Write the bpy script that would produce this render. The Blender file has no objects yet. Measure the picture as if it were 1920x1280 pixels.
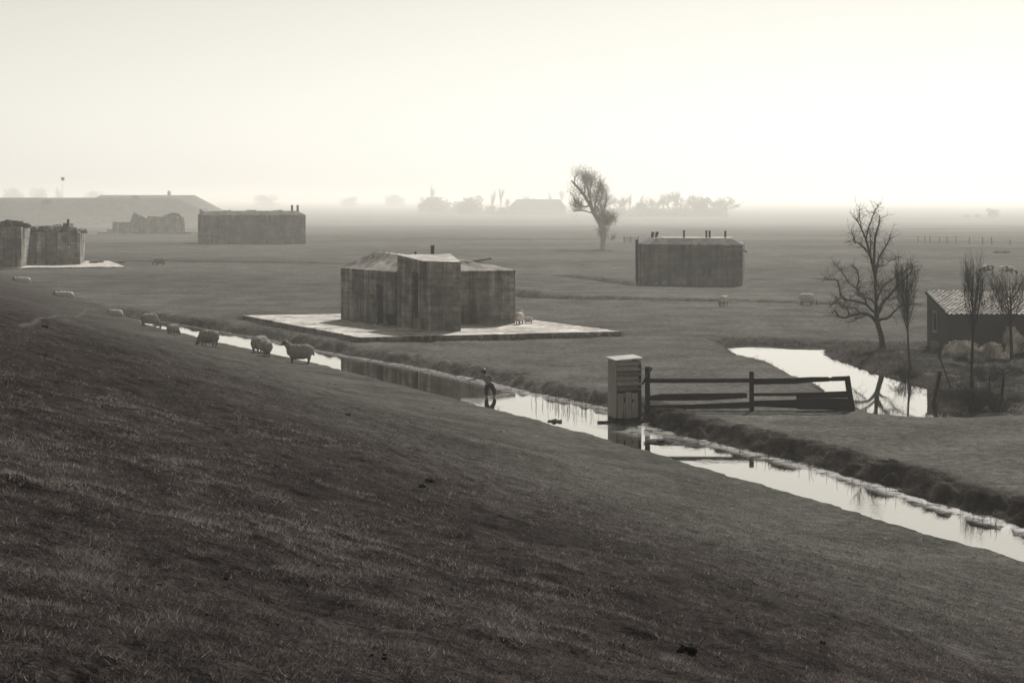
import bpy, bmesh, math, random
import numpy as np
from mathutils import Vector, Matrix, noise as mnoise
R = math.radians
scene = bpy.context.scene
COL = scene.collection
random.seed(7)

# ------------------------------------------------------------------ camera
EYE, F, YH = 7.0, 3400.0, 370.0          # eye height (m), focal length and horizon row on a 1920 px wide frame
cam = bpy.data.cameras.new('camera')
cam.sensor_width = 36; cam.lens = 36 * F / 1920
cam.shift_y = -(640 - YH) / 1920
cam.clip_start = 0.5; cam.clip_end = 30000
camo = bpy.data.objects.new('camera', cam); COL.objects.link(camo)
camo.location = (0, 0, EYE); camo.rotation_euler = (R(90), 0, 0)
scene.camera = camo

def G(x, y, z=0.0):
    """where the sight line of a photo point meets the level z"""
    k = (y - YH) / F; Y = (EYE - z) / k
    if Y > FALL0:
        Y = (EYE - z - FALL0 * FALL) / (k - FALL) if k > FALL else 1e9
        if Y > FALL1: Y = (EYE - z + (FALL1 - FALL0) * FALL) / k
    return Vector(((x - 960) / F * Y, Y, z + fall(Y)))
FALL, FALL0, FALL1 = .010, 200.0, 1100.0    # invented sinking of the far polder, so haze thickens with distance
def fall(Y):
    return -FALL * (np.clip(Y, FALL0, FALL1) - FALL0) if isinstance(Y, np.ndarray) else -FALL * (min(max(Y, FALL0), FALL1) - FALL0)
def at(x, y, Y):
    return Vector(((x - 960) / F * Y, Y, EYE - (y - YH) / F * Y))

# ------------------------------------------------------------------ noise
def vnoise(x, y, seed=0):
    xi = np.floor(x).astype(np.int64); yi = np.floor(y).astype(np.int64)
    fx = x - xi; fy = y - yi
    fx = fx * fx * (3 - 2 * fx); fy = fy * fy * (3 - 2 * fy)
    def h(a, b):
        k = (a * 374761393 + b * 668265263 + seed * 974634457) & 0xffffffff
        k = ((k ^ (k >> 13)) * 1274126177) & 0xffffffff
        k = k ^ (k >> 16)
        return (k & 0xffffff) / float(0xffffff)
    a = h(xi, yi); b = h(xi + 1, yi); c = h(xi, yi + 1); d = h(xi + 1, yi + 1)
    return (a + (b - a) * fx) * (1 - fy) + (c + (d - c) * fx) * fy
def fbm(x, y, seed=0, octv=3):
    s = 0; a = 0.5; t = 0
    for i in range(octv):
        s = s + a * vnoise(x * 2 ** i, y * 2 ** i, seed + i); t += a; a *= 0.5
    return s / t
def sstep(a, b, x):
    t = np.clip((x - a) / (b - a), 0, 1); return t * t * (3 - 2 * t)

# ------------------------------------------------------------------ terrain height
WZ = -0.34
T0 = 24.8 * (7 - WZ) / 7.5
DX, DY = -0.398, 0.917                    # direction of the dike and the ditch at its foot
NX, NY = 0.917, 0.398
def st(X, Y):
    return X * DX + Y * DY, T0 - (X * NX + Y * NY)
TE_S = [-200, 20, 30, 40, 50, 62, 76, 90, 104, 130, 160, 260]; TE_T = [-.1, -.1, -.2, -.5, -.75, -.6, -.2, .8, 1.5, 1.3, .4, .3]
far_px = [(2500, 1165), (2200, 1072), (1920, 990), (1800, 957), (1650, 908), (1500, 868), (1350, 833), (1262, 810), (1220, 799), (1192, 779),
          (1120, 759), (1000, 737), (930, 719), (800, 692), (640, 664), (500, 635), (400, 618), (320, 605), (275, 600)]
_w = []
for px in far_px:
    g = G(px[0], px[1], WZ); s, t = st(g.x, g.y)
    _w.append((s, -(t - np.interp(s, TE_S, TE_T))))
_w.sort()
W_S = [-300] + [a for a, b in _w] + [_w[-1][0] + 9]
W_W = [_w[0][1]] + [max(b, .25) for a, b in _w] + [0.0]
DITCH_END = W_S[-1]
canal_px = [(1352, 646), (1400, 643), (1540, 649), (1660, 651), (1560, 655), (1532, 659), (1565, 672), (1620, 690), (1680, 708), (1730, 724),
            (1748, 738), (1752, 766), (1805, 773), (1805, 779), (1750, 777), (1690, 775), (1640, 768), (1590, 748),
            (1560, 731), (1545, 716), (1500, 697), (1450, 677), (1378, 656)]
near_px = set(canal_px[13:])                  # the shore nearest the eye: its bank top hides the waterline
CANAL = np.array([[G(a, b, -.06 if (a, b) in near_px else WZ).x, G(a, b, -.06 if (a, b) in near_px else WZ).y] for a, b in canal_px])
def poly_sd(X, Y, P):
    d = np.full(X.shape, 1e9); ins = np.zeros(X.shape, bool)
    n = len(P)
    for i in range(n):
        ax, ay = P[i]; bx, by = P[(i + 1) % n]
        ex, ey = bx - ax, by - ay
        k = np.clip(((X - ax) * ex + (Y - ay) * ey) / (ex * ex + ey * ey), 0, 1)
        d = np.minimum(d, np.hypot(X - ax - k * ex, Y - ay - k * ey))
        c = ((ay > Y) != (by > Y))
        with np.errstate(divide='ignore', invalid='ignore'):
            xx = ax + (Y - ay) / (by - ay if by != ay else 1e-9) * ex
        ins ^= c & (X < xx)
    return np.where(ins, -d, d)
def line_d(X, Y, P):
    d = np.full(X.shape, 1e9)
    for (ax, ay), (bx, by) in zip(P[:-1], P[1:]):
        ex, ey = bx - ax, by - ay
        k = np.clip(((X - ax) * ex + (Y - ay) * ey) / (ex * ex + ey * ey), 0, 1)
        d = np.minimum(d, np.hypot(X - ax - k * ex, Y - ay - k * ey))
    return d
def gl(*pp): return [(G(a, b).x, G(a, b).y) for a, b in pp]
furrows = [  # grazing-view ditches: polyline, half width, depth
    (gl((-300, 486), (160, 488.5), (400, 490.5), (660, 493), (760, 496)), 1.7, .8),
    (gl((966, 545), (985, 551), (1020, 556), (1180, 558), (1400, 563), (1560, 568), (1760, 572), (2100, 580)), 1.1, .8),
    (gl((560, 443), (800, 446.5), (960, 448), (1118, 450)), 2.2, .9),
    (gl((1060, 516), (1130, 522), (1195, 534)), 1.0, .5),
    (gl((1380, 438), (1600, 444), (1760, 451), (1950, 456), (2300, 468)), 1.6, .6),
    (gl((575, 412), (760, 416), (960, 419)), 4.0, 1.0),
]
def furrow_mask(X, Y):
    m = np.zeros(X.shape); z = np.zeros(X.shape)
    for P, hw, dep in furrows:
        P = np.array(P)
        sel = (Y > P[:, 1].min() - 12) & (Y < P[:, 1].max() + 12) & (X > P[:, 0].min() - 12) & (X < P[:, 0].max() + 12)
        if not sel.any(): continue
        d = line_d(X[sel] + .5 * (fbm(X[sel] / 1.7, Y[sel] / 1.7, 61) - .5) * hw * 2, Y[sel] + (fbm(X[sel] / 2.3, Y[sel] / 2.3, 62) - .5) * hw * 1.2, P)
        k = np.exp(-(d / hw) ** 4)
        z[sel] -= dep * k; m[sel] = np.maximum(m[sel], np.exp(-(d / (hw * 1.25)) ** 4))  # mask also darkens the ground colour: painted shade of the ditch banks
    return z, m
def ridge(X, Y, a, b, h, crest, slope):
    d = line_d(X, Y, [a, b])
    return h * (1 - np.clip((d - crest) / slope, 0, 1))
def ground(X, Y, detail=True):
    X = np.asarray(X, float); Y = np.asarray(Y, float)
    s, t = st(X, Y)
    te = np.interp(s, TE_S, TE_T)
    wob = (fbm(s / 2.2, t * 0 + 3.1, 5) - .5) * .5 + (fbm(s / .5, t * 0 + 9.1, 6) - .5) * .16
    tt = t - te + wob * .4
    W = np.interp(s, W_S, W_W)
    wobf = (fbm(s / 1.6, t * 0 + 7.7, 8) - .5) * .9 + (fbm(s / .45, t * 0 + 2.2, 9) - .5) * .35
    df = -(t - te) - W + wobf * np.clip(W, 0, 1.2) * .5          # > 0 on the field side
    closed = sstep(DITCH_END - 6, DITCH_END + 3, s)
    # dike side
    tc = np.clip(tt, 0, None)
    prof = .2765 * tc - .9 * (1 - np.exp(-tc / 4))
    prof = np.where(tc > 28, .2765 * 28 - .9 + 1.2 * (1 - np.exp(-(tc - 28) / 5)), prof)
    zd = (WZ - .03) * (1 - closed) + 0 * closed + prof
    # field
    und = (fbm(X / 9, Y / 9, 11, 3) - .5) * .16 + (fbm(X / 1.1, Y / 1.1, 15, 2) - .5) * .05
    sd = poly_sd(X, Y, CANAL) if X.size else X
    sdw = sd + (fbm(X / .9, Y / .9, 21, 3) - .5) * .7
    z = und
    bankf = np.clip(df, 0, None)
    zf = (WZ - .02) + (und - WZ) * (1 - np.exp(-(bankf / .42) ** 1.5))
    shag = 1 - sstep(52, 60, s) * .75
    hum = np.exp(-((df - .75) / .65) ** 2) * (.25 + shag)
    zf = zf + hum * (np.abs(fbm(X / .8, Y / .8, 31, 2) - .5) * 3 - .25) * .55 * (1 - closed)
    zf = np.minimum(zf, und + .05 + .10 * (fbm(X / .7, Y / .7, 35, 3) - .3) * shag * np.exp(-((df - 1.0) / .8) ** 2))
    zf = np.where(df < 0, WZ - .02 - .5 * (1 - np.exp(df / .4)), zf)
    zf = zf * (1 - closed) + und * closed
    zc = (WZ - .02) + (und - WZ) * (1 - np.exp(-(np.clip(sdw, 0, None) / .40) ** 1.4))
    east = sstep(-.5, 1.0, X - (12.6 + (88 - Y) * .09)) * (1 - sstep(87, 88.5, Y))
    humc = np.exp(-((sdw - .7) / .6) ** 2) * east
    zc = zc + humc * (np.abs(fbm(X / .6, Y / .6, 37, 3) - .5) * 2 - .3) * .25
    zc = np.where(sdw < 0, WZ - .02 - .5 * (1 - np.exp(sdw / .4)), zc)
    field = np.where(sdw < 3, np.minimum(zf, zc), zf)
    fz, fm = furrow_mask(X, Y)
    field = field + fz
    # rough garden ground beside the shed
    gar = sstep(-1.5, 1.5, X - (13.2 + (88 - Y) * .1)) * sstep(60, 64, Y) * (1 - sstep(84, 90, Y)) * sstep(.2, 1.2, sd)
    field = field + gar * (fbm(X / .8, Y / .8, 41, 3) - .45) * .45
    z = np.where(tt > 0, np.maximum(zd, field * closed + zd * (1 - closed)), field)
    # far dike behind the ruins and a second one beyond it
    z = z + fall(Y) + np.maximum(ridge(X, Y, (-700, 800), ((310 - 960) / F * 830, 830), EYE - 1 * 830 / F - fall(830.0), 5, 29), ridge(X, Y, (-232, 1050), ((346 - 960) / F * 1050, 1050), EYE + 4 * 1050 / F - fall(1050.0), 6, 31))
    dike = sstep(-.2, 1.0, tt)
    if detail:
        rough = dike * sstep(5, 12, tt + 3 * (fbm(X / 6, Y / 6, 51) - .5))
        z = z + dike * (fbm(X / .45, Y / .45, 53, 3) - .5) * (.035 + .11 * rough)
        z = z + sstep(1, 7, tt) * (fbm(X / 2.6, Y / 2.6, 57, 2) - .5) * .17
    bank = np.maximum(np.exp(-((df - .45 - .15 * shag) / (.28 + .42 * shag)) ** 2) * (1 - closed) * (tt < 0) * (.35 + .65 * shag), np.maximum(np.exp(-((sdw - .25 - .3 * east) / (.25 + .35 * east)) ** 2) * (.6 + .4 * east), fm))
    return z, dike, np.clip(bank, 0, 1), gar
def gz(x, y):
    return float(ground(np.array([x]), np.array([y]))[0][0])
def hit(px, py, rmin=5, rmax=420):
    """ground point seen at a photo position"""
    Y = np.concatenate([np.linspace(rmin, 60, 1500), np.linspace(60, rmax, 3000)])
    X = (px - 960) / F * Y; Z = EYE - (py - YH) / F * Y
    g = ground(X, Y)[0]
    i = np.argmax(g > Z)
    if g[i] <= Z[i]: i = len(Y) - 1
    return Vector((X[i], Y[i], g[i]))

# ------------------------------------------------------------------ materials
def tone(v):
    return (v * 1.05, v * .99, v * .92, 1)
class NT:
    def __init__(s, name):
        s.m = bpy.data.materials.new(name); s.m.use_nodes = True
        s.t = s.m.node_tree; s.t.nodes.clear()
        s.out = s.n('ShaderNodeOutputMaterial')
    def n(s, ty, **kw):
        nd = s.t.nodes.new(ty)
        for k, v in kw.items():
            if k.startswith('i_'):
                key = k[2:]
                key = int(key) if key.isdigit() else key.replace('_', ' ')
                nd.inputs[key].default_value = v
            else: setattr(nd, k, v)
        return nd
    def l(s, a, b): s.t.links.new(a, b)
    def coords(s, kind='Object', scale=(1, 1, 1)):
        tc = s.n('ShaderNodeTexCoord'); mp = s.n('ShaderNodeMapping'); mp.inputs['Scale'].default_value = scale
        s.l(tc.outputs[kind], mp.inputs['Vector']); return mp.outputs[0]
    def noise(s, vec, scale, detail=3, rough=.55):
        nd = s.n('ShaderNodeTexNoise'); nd.inputs['Scale'].default_value = scale
        nd.inputs['Detail'].default_value = detail; nd.inputs['Roughness'].default_value = rough
        if vec is not None: s.l(vec, nd.inputs['Vector'])
        return nd.outputs[0]
    def ramp(s, fac, stops):
        nd = s.n('ShaderNodeValToRGB'); e = nd.color_ramp.elements
        while len(e) < len(stops): e.new(.5)
        for k, (p, v) in enumerate(stops):
            e[k].position = p; e[k].color = (v, v, v, 1)
        s.l(fac, nd.inputs[0]); return nd.outputs[0]
    def math(s, op, a, b=None, clamp=False):
        nd = s.n('ShaderNodeMath', operation=op, use_clamp=clamp)
        for k, v in enumerate([a, b]):
            if v is None: continue
            if isinstance(v, (int, float)): nd.inputs[k].default_value = v
            else: s.l(v, nd.inputs[k])
        return nd.outputs[0]
    def mixv(s, fac, a, b):
        nd = s.n('ShaderNodeMix', data_type='FLOAT')
        for k, v in ((0, fac), (2, a), (3, b)):
            if isinstance(v, (int, float)): nd.inputs[k].default_value = v
            else: s.l(v, nd.inputs[k])
        return nd.outputs[0]
    def tint(s, v, tw=(1.05, .99, .92)):
        c = s.n('ShaderNodeCombineColor')
        for k, f in enumerate(tw): s.l(s.math('MULTIPLY', v, f), c.inputs[k])
        return c.outputs[0]
    def finish(s, v, rough=.9, bump=None, bstr=.4, bdist=.02, spec=.2, rawcolor=None):
        p = s.n('ShaderNodeBsdfPrincipled')
        s.l(rawcolor if rawcolor is not None else s.tint(v), p.inputs['Base Color'])
        p.inputs['Roughness'].default_value = rough
        p.inputs['Specular IOR Level'].default_value = spec
        if bump is not None:
            b = s.n('ShaderNodeBump'); b.inputs['Strength'].default_value = bstr; b.inputs['Distance'].default_value = bdist
            s.l(bump, b.inputs['Height']); s.l(b.outputs[0], p.inputs['Normal'])
        s.l(p.outputs[0], s.out.inputs['Surface']); s.p = p
        return s.m
MAT = {}
def simple(name, lo, hi, scale=4, rough=.9, stretch=(1, 1, 1), bstr=.3, bdist=.01, spec=.2, kind='Object', detail=4):
    n = NT(name); v = n.coords(kind, stretch)
    a = n.noise(v, scale, detail, .6); b = n.noise(v, scale * 6.3, 3, .6)
    f = n.math('ADD', n.math('MULTIPLY', a, .65), n.math('MULTIPLY', b, .35))
    c = n.ramp(f, [(.33, lo), (.67, hi)])
    MAT[name] = n.finish(c, rough, f, bstr, bdist, spec); return MAT[name]

def concrete(name, base, contrast=1.0, light_streak=.5, boards=True):
    n = NT(name); g = n.coords('Object')
    big = n.noise(g, .55, 4, .6); mid = n.noise(g, 2.4, 5, .65); fine = n.noise(g, 22, 3, .6)
    strk = n.noise(n.coords('Object', (2.3, 2.3, .10)), 1.0, 5, .65)
    strk2 = n.noise(n.coords('Object', (4.5, 4.5, .55)), 1.0, 4, .65)
    brd = n.noise(n.coords('Object', (.25, .25, 5.0)), 1.0, 2, .5)
    f = n.math('MULTIPLY', n.ramp(big, [(.32, .5), (.68, 1.4)]), n.ramp(mid, [(.3, .62), (.5, .97), (.7, 1.35)]))
    f = n.math('MULTIPLY', f, n.ramp(strk, [(.36, .48), (.46, .92), (.56, 1.05), (.66, 1.0 + light_streak)]))
    f = n.math('MULTIPLY', f, n.ramp(strk2, [(.38, .93), (.60, 1.03)]))
    if boards: f = n.math('MULTIPLY', f, n.ramp(brd, [(.35, .80), (.65, 1.16)]))
    f = n.math('MULTIPLY', f, n.ramp(fine, [(.3, .85), (.7, 1.12)]))
    if boards:                                   # pour joints and board seams
        sx = n.n('ShaderNodeSeparateXYZ'); n.l(n.n('ShaderNodeTexCoord').outputs['Object'], sx.inputs[0])
        zz = n.math('ADD', n.math('MULTIPLY', sx.outputs[2], 2.3), n.math('MULTIPLY', mid, .10))
        seam = n.ramp(n.math('FRACT', zz), [(.0, .68), (.06, .8), (.13, 1.0), (.9, 1.04)])
        f = n.math('MULTIPLY', f, n.mixv(n.ramp(big, [(.4, .1), (.6, .8)]), 1.0, seam))
    v = n.math('MULTIPLY', n.math('POWER', f, contrast), base)
    h = n.math('ADD', n.math('MULTIPLY', brd, .5), n.math('ADD', n.math('MULTIPLY', mid, .4), n.math('MULTIPLY', fine, .25)))
    MAT[name] = n.finish(v, .92, h, .55, .05, .15); return MAT[name]
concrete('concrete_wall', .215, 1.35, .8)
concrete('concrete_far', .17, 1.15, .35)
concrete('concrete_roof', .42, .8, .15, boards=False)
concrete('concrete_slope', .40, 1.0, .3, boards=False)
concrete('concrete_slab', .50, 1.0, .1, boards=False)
concrete('concrete_broken', .20, 1.2, .2, boards=False)
simple('dark_void', .008, .016, 3, .95)  # near-black colour painted for the shade in openings and board gaps
simple('dark_iron', .012, .035, 9, .75)
simple('old_timber', .007, .022, 3, .85, (6, 6, 1))
simple('rail_timber', .006, .02, 3, .85, (1.2, 8, 8))
simple('cabin_board', .19, .38, 2.2, .85, (2, 2, 9), .4)
simple('cabin_board_dark', .09, .19, 2.2, .85, (2, 2, 9), .4)
simple('cabin_post', .20, .37, 2.0, .85, (9, 9, 1.2), .4)
simple('cabin_roof', .24, .40, 3, .7)
simple('bark', .010, .028, 8, .95, (3, 3, .6), .6, .02)
simple('twig', .014, .03, 6, .95)
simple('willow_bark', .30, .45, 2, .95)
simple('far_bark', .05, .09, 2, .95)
simple('wool', .20, .36, 14, 1.0, bstr=.8, bdist=.03, spec=.0)
simple('wool_white', .45, .65, 14, 1.0, bstr=.8, bdist=.03, spec=.0)
simple('sheep_face', .09, .17, 8, .9)
simple('skin', .13, .19, 6, .7)
simple('hair', .008, .016, 20, .6)
simple('trousers', .010, .022, 12, .9)
simple('splash', .55, .7, 8, .3)
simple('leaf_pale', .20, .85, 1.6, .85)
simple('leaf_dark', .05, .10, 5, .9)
simple('brick', .028, .06, 6, .95, (1, 1, 4))
simple('tile', .10, .62, 1.9, .85, (1, 1, 1), .5, .02)
simple('window_paint', .14, .22, 6, .6)
simple('frame_paint', .30, .42, 6, .6)
simple('clod', .010, .03, 10, 1.0)
simple('rubble_growth', .018, .05, 4, 1.0)
simple('reed', .03, .08, 5, .9)
n = NT('pane'); n.finish(n.ramp(n.noise(n.coords(), 3), [(.3, .012), (.7, .03)]), .15, spec=.5); MAT['pane'] = n.m
# cow hide: big black and white patches
n = NT('cow_hide'); a = n.noise(n.coords('Object', (1, 1, 1)), 2.1, 1, .4)
n.finish(n.ramp(a, [(.49, .016), (.52, .62)]), .8); MAT['cow_hide'] = n.m

# grass blades carry a tone of their own
def blade_mat(name, lo, hi):
    n = NT(name)
    at_ = n.n('ShaderNodeAttribute', attribute_name='tone')
    v = n.mixv(at_.outputs['Fac'], lo, hi)
    c = n.tint(v, (1.10, .97, .92))
    d = n.n('ShaderNodeBsdfDiffuse'); tr = n.n('ShaderNodeBsdfTranslucent'); mx = n.n('ShaderNodeMixShader')
    n.l(c, d.inputs[0]); n.l(c, tr.inputs[0]); mx.inputs[0].default_value = .45
    n.l(d.outputs[0], mx.inputs[1]); n.l(tr.outputs[0], mx.inputs[2]); n.l(mx.outputs[0], n.out.inputs['Surface'])
    MAT[name] = n.m
blade_mat('grass_blade', .022, .42)
blade_mat('bank_blade', .010, .15)

# ground
n = NT('ground')
P = n.n('ShaderNodeNewGeometry').outputs['Position']
dk = n.n('ShaderNodeAttribute', attribute_name='dike').outputs['Fac']
bk = n.n('ShaderNodeAttribute', attribute_name='bank').outputs['Fac']
gd = n.n('ShaderNodeAttribute', attribute_name='garden').outputs['Fac']
rg = n.n('ShaderNodeAttribute', attribute_name='rough').outputs['Fac']
tk = n.n('ShaderNodeAttribute', attribute_name='track').outputs['Fac']
n1 = n.noise(P, .022, 4, .6); n2 = n.noise(P, .35, 4, .6); n3 = n.noise(P, 3.2, 5, .65); n4 = n.noise(P, 17, 4, .65); n5 = n.noise(P, 70, 2, .6)
fld = n.math('MULTIPLY', n.math('MULTIPLY', n.ramp(n1, [(.32, .70), (.68, 1.28)]), n.ramp(n.noise(P, .007, 3, .6), [(.35, .82), (.65, 1.18)])), n.ramp(n2, [(.3, .68), (.7, 1.30)]))
fld = n.math('MULTIPLY', fld, n.ramp(n3, [(.28, .52), (.5, 1.0), (.72, 1.5)]))
fld = n.math('MULTIPLY', fld, n.ramp(n4, [(.3, .55), (.7, 1.5)]))
fine = n.ramp(n5, [(.3, .45), (.7, 1.6)])
base = n.mixv(dk, .098, n.mixv(rg, .084, .034))
v = n.math('MULTIPLY', n.math('MULTIPLY', fld, fine), base)
hol = n.ramp(n.noise(P, 1.6, 5, .75), [(.30, .45), (.42, .95), (.62, 1.15)])
v = n.math('MULTIPLY', v, n.mixv(n.math('MULTIPLY', dk, rg), 1.0, hol))
v = n.mixv(bk, v, n.math('MULTIPLY', n.ramp(n3, [(.3, .35), (.7, 1.35)]), .046))
v = n.mixv(gd, v, n.math('MULTIPLY', n.ramp(n.noise(P, 1.1, 5, .7), [(.36, .3), (.55, .9), (.68, 2.3)]), .055))
v = n.mixv(n.math('MULTIPLY', tk, .55), v, .13)
h = n.math('ADD', n.math('MULTIPLY', n3, 1.0), n.math('MULTIPLY', n4, .45))
warm = n.tint(v, (1.12, .965, .93)); cool = n.tint(v, (1.02, 1.0, .93))
cm = n.n('ShaderNodeMix', data_type='RGBA'); n.l(n.math('MAXIMUM', n.math('MULTIPLY', dk, rg), bk), cm.inputs[0])
n.l(cool, cm.inputs[6]); n.l(warm, cm.inputs[7])
n.finish(v, 1.0, h, .7, .10, 0.0, rawcolor=cm.outputs[2]); MAT['ground'] = n.m

# water: still, ruffled in patches, scum along the far shore
n = NT('water')
P = n.n('ShaderNodeNewGeometry').outputs['Position']
sh = n.n('ShaderNodeAttribute', attribute_name='shore').outputs['Fac']
rip = n.noise(P, 5.0, 2, .5)
pat = n.ramp(n.noise(P, .55, 3, .5), [(.50, 0), (.62, 1)])
p = n.n('ShaderNodeBsdfPrincipled'); p.inputs['Base Color'].default_value = (.022, .02, .017, 1)
p.inputs['Roughness'].default_value = .03; p.inputs['IOR'].default_value = 2.3
bp = n.n('ShaderNodeBump'); bp.inputs['Distance'].default_value = .010
n.l(n.math('MULTIPLY', pat, .30), bp.inputs['Strength']); n.l(rip, bp.inputs['Height']); n.l(bp.outputs[0], p.inputs['Normal'])
sc = n.n('ShaderNodeBsdfPrincipled'); n.l(n.tint(n.ramp(n.noise(P, 9, 4, .7), [(.36, .04), (.6, .30)])), sc.inputs['Base Color']); sc.inputs['Roughness'].default_value = .35
gl_ = n.n('ShaderNodeBsdfGlossy'); gl_.inputs['Color'].default_value = (.93, .91, .87, 1); gl_.inputs['Roughness'].default_value = .03; n.l(bp.outputs[0], gl_.inputs['Normal'])
m0 = n.n('ShaderNodeMixShader'); m0.inputs[0].default_value = .52; n.l(p.outputs[0], m0.inputs[1]); n.l(gl_.outputs[0], m0.inputs[2])
mx = n.n('ShaderNodeMixShader')
f = n.math('MULTIPLY', sh, n.ramp(n.noise(P, 2.6, 5, .75), [(.38, 0), (.52, 1)]))
n.l(f, mx.inputs[0]); n.l(m0.outputs[0], mx.inputs[1]); n.l(sc.outputs[0], mx.inputs[2]); n.l(mx.outputs[0], n.out.inputs['Surface'])
MAT['water'] = n.m

# ------------------------------------------------------------------ object helpers
def mesh(name, verts, faces, mats, smooth=False):
    me = bpy.data.meshes.new(name)
    me.from_pydata([tuple(v) for v in verts], [], faces)
    for m in (mats if isinstance(mats, (list, tuple)) else [mats]): me.materials.append(MAT[m])
    if smooth: me.polygons.foreach_set('use_smooth', [True] * len(me.polygons))
    me.update(); return me
def npmesh(name, V, faces, mat, smooth=False):
    """V (n,3), faces (m,k) arrays"""
    me = bpy.data.meshes.new(name)
    k = faces.shape[1]; m = len(faces)
    me.vertices.add(len(V)); me.vertices.foreach_set('co', V.astype(np.float32).ravel())
    me.loops.add(m * k); me.loops.foreach_set('vertex_index', faces.astype(np.int32).ravel())
    me.polygons.add(m); me.polygons.foreach_set('loop_start', (np.arange(m) * k).astype(np.int32))
    me.polygons.foreach_set('loop_total', np.full(m, k, np.int32))
    if smooth: me.polygons.foreach_set('use_smooth', np.ones(m, bool))
    me.materials.append(MAT[mat]); me.update(calc_edges=True); me.validate(); return me
def link(name, me, parent=None):
    o = bpy.data.objects.new(name, me); COL.objects.link(o)
    if parent is not None: o.parent = parent
    return o
def tag(o, label, cat, group=None, kind=None):
    if label: o['label'] = label
    if cat: o['category'] = cat
    if group: o['group'] = group
    if kind: o['kind'] = kind
    return o
def thing(name, label, cat, loc=(0, 0, 0), rz=0, group=None):
    o = bpy.data.objects.new(name, None); COL.objects.link(o); o.empty_display_size = .3
    o.location = loc; o.rotation_euler = (0, 0, rz)
    return tag(o, label, cat, group)
def copy_tree(o, loc, rz=0, sc=1, label=None, group=None, parent=None):
    c = o.copy(); COL.objects.link(c)
    if parent is None:
        c.location = loc; c.rotation_euler = (0, 0, rz); c.scale = (sc, sc, sc) if not isinstance(sc, tuple) else sc
        if label: c['label'] = label
        if group: c['group'] = group
    else: c.parent = parent
    for ch in list(o.children): copy_tree(ch, None, parent=c)
    return c

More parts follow.
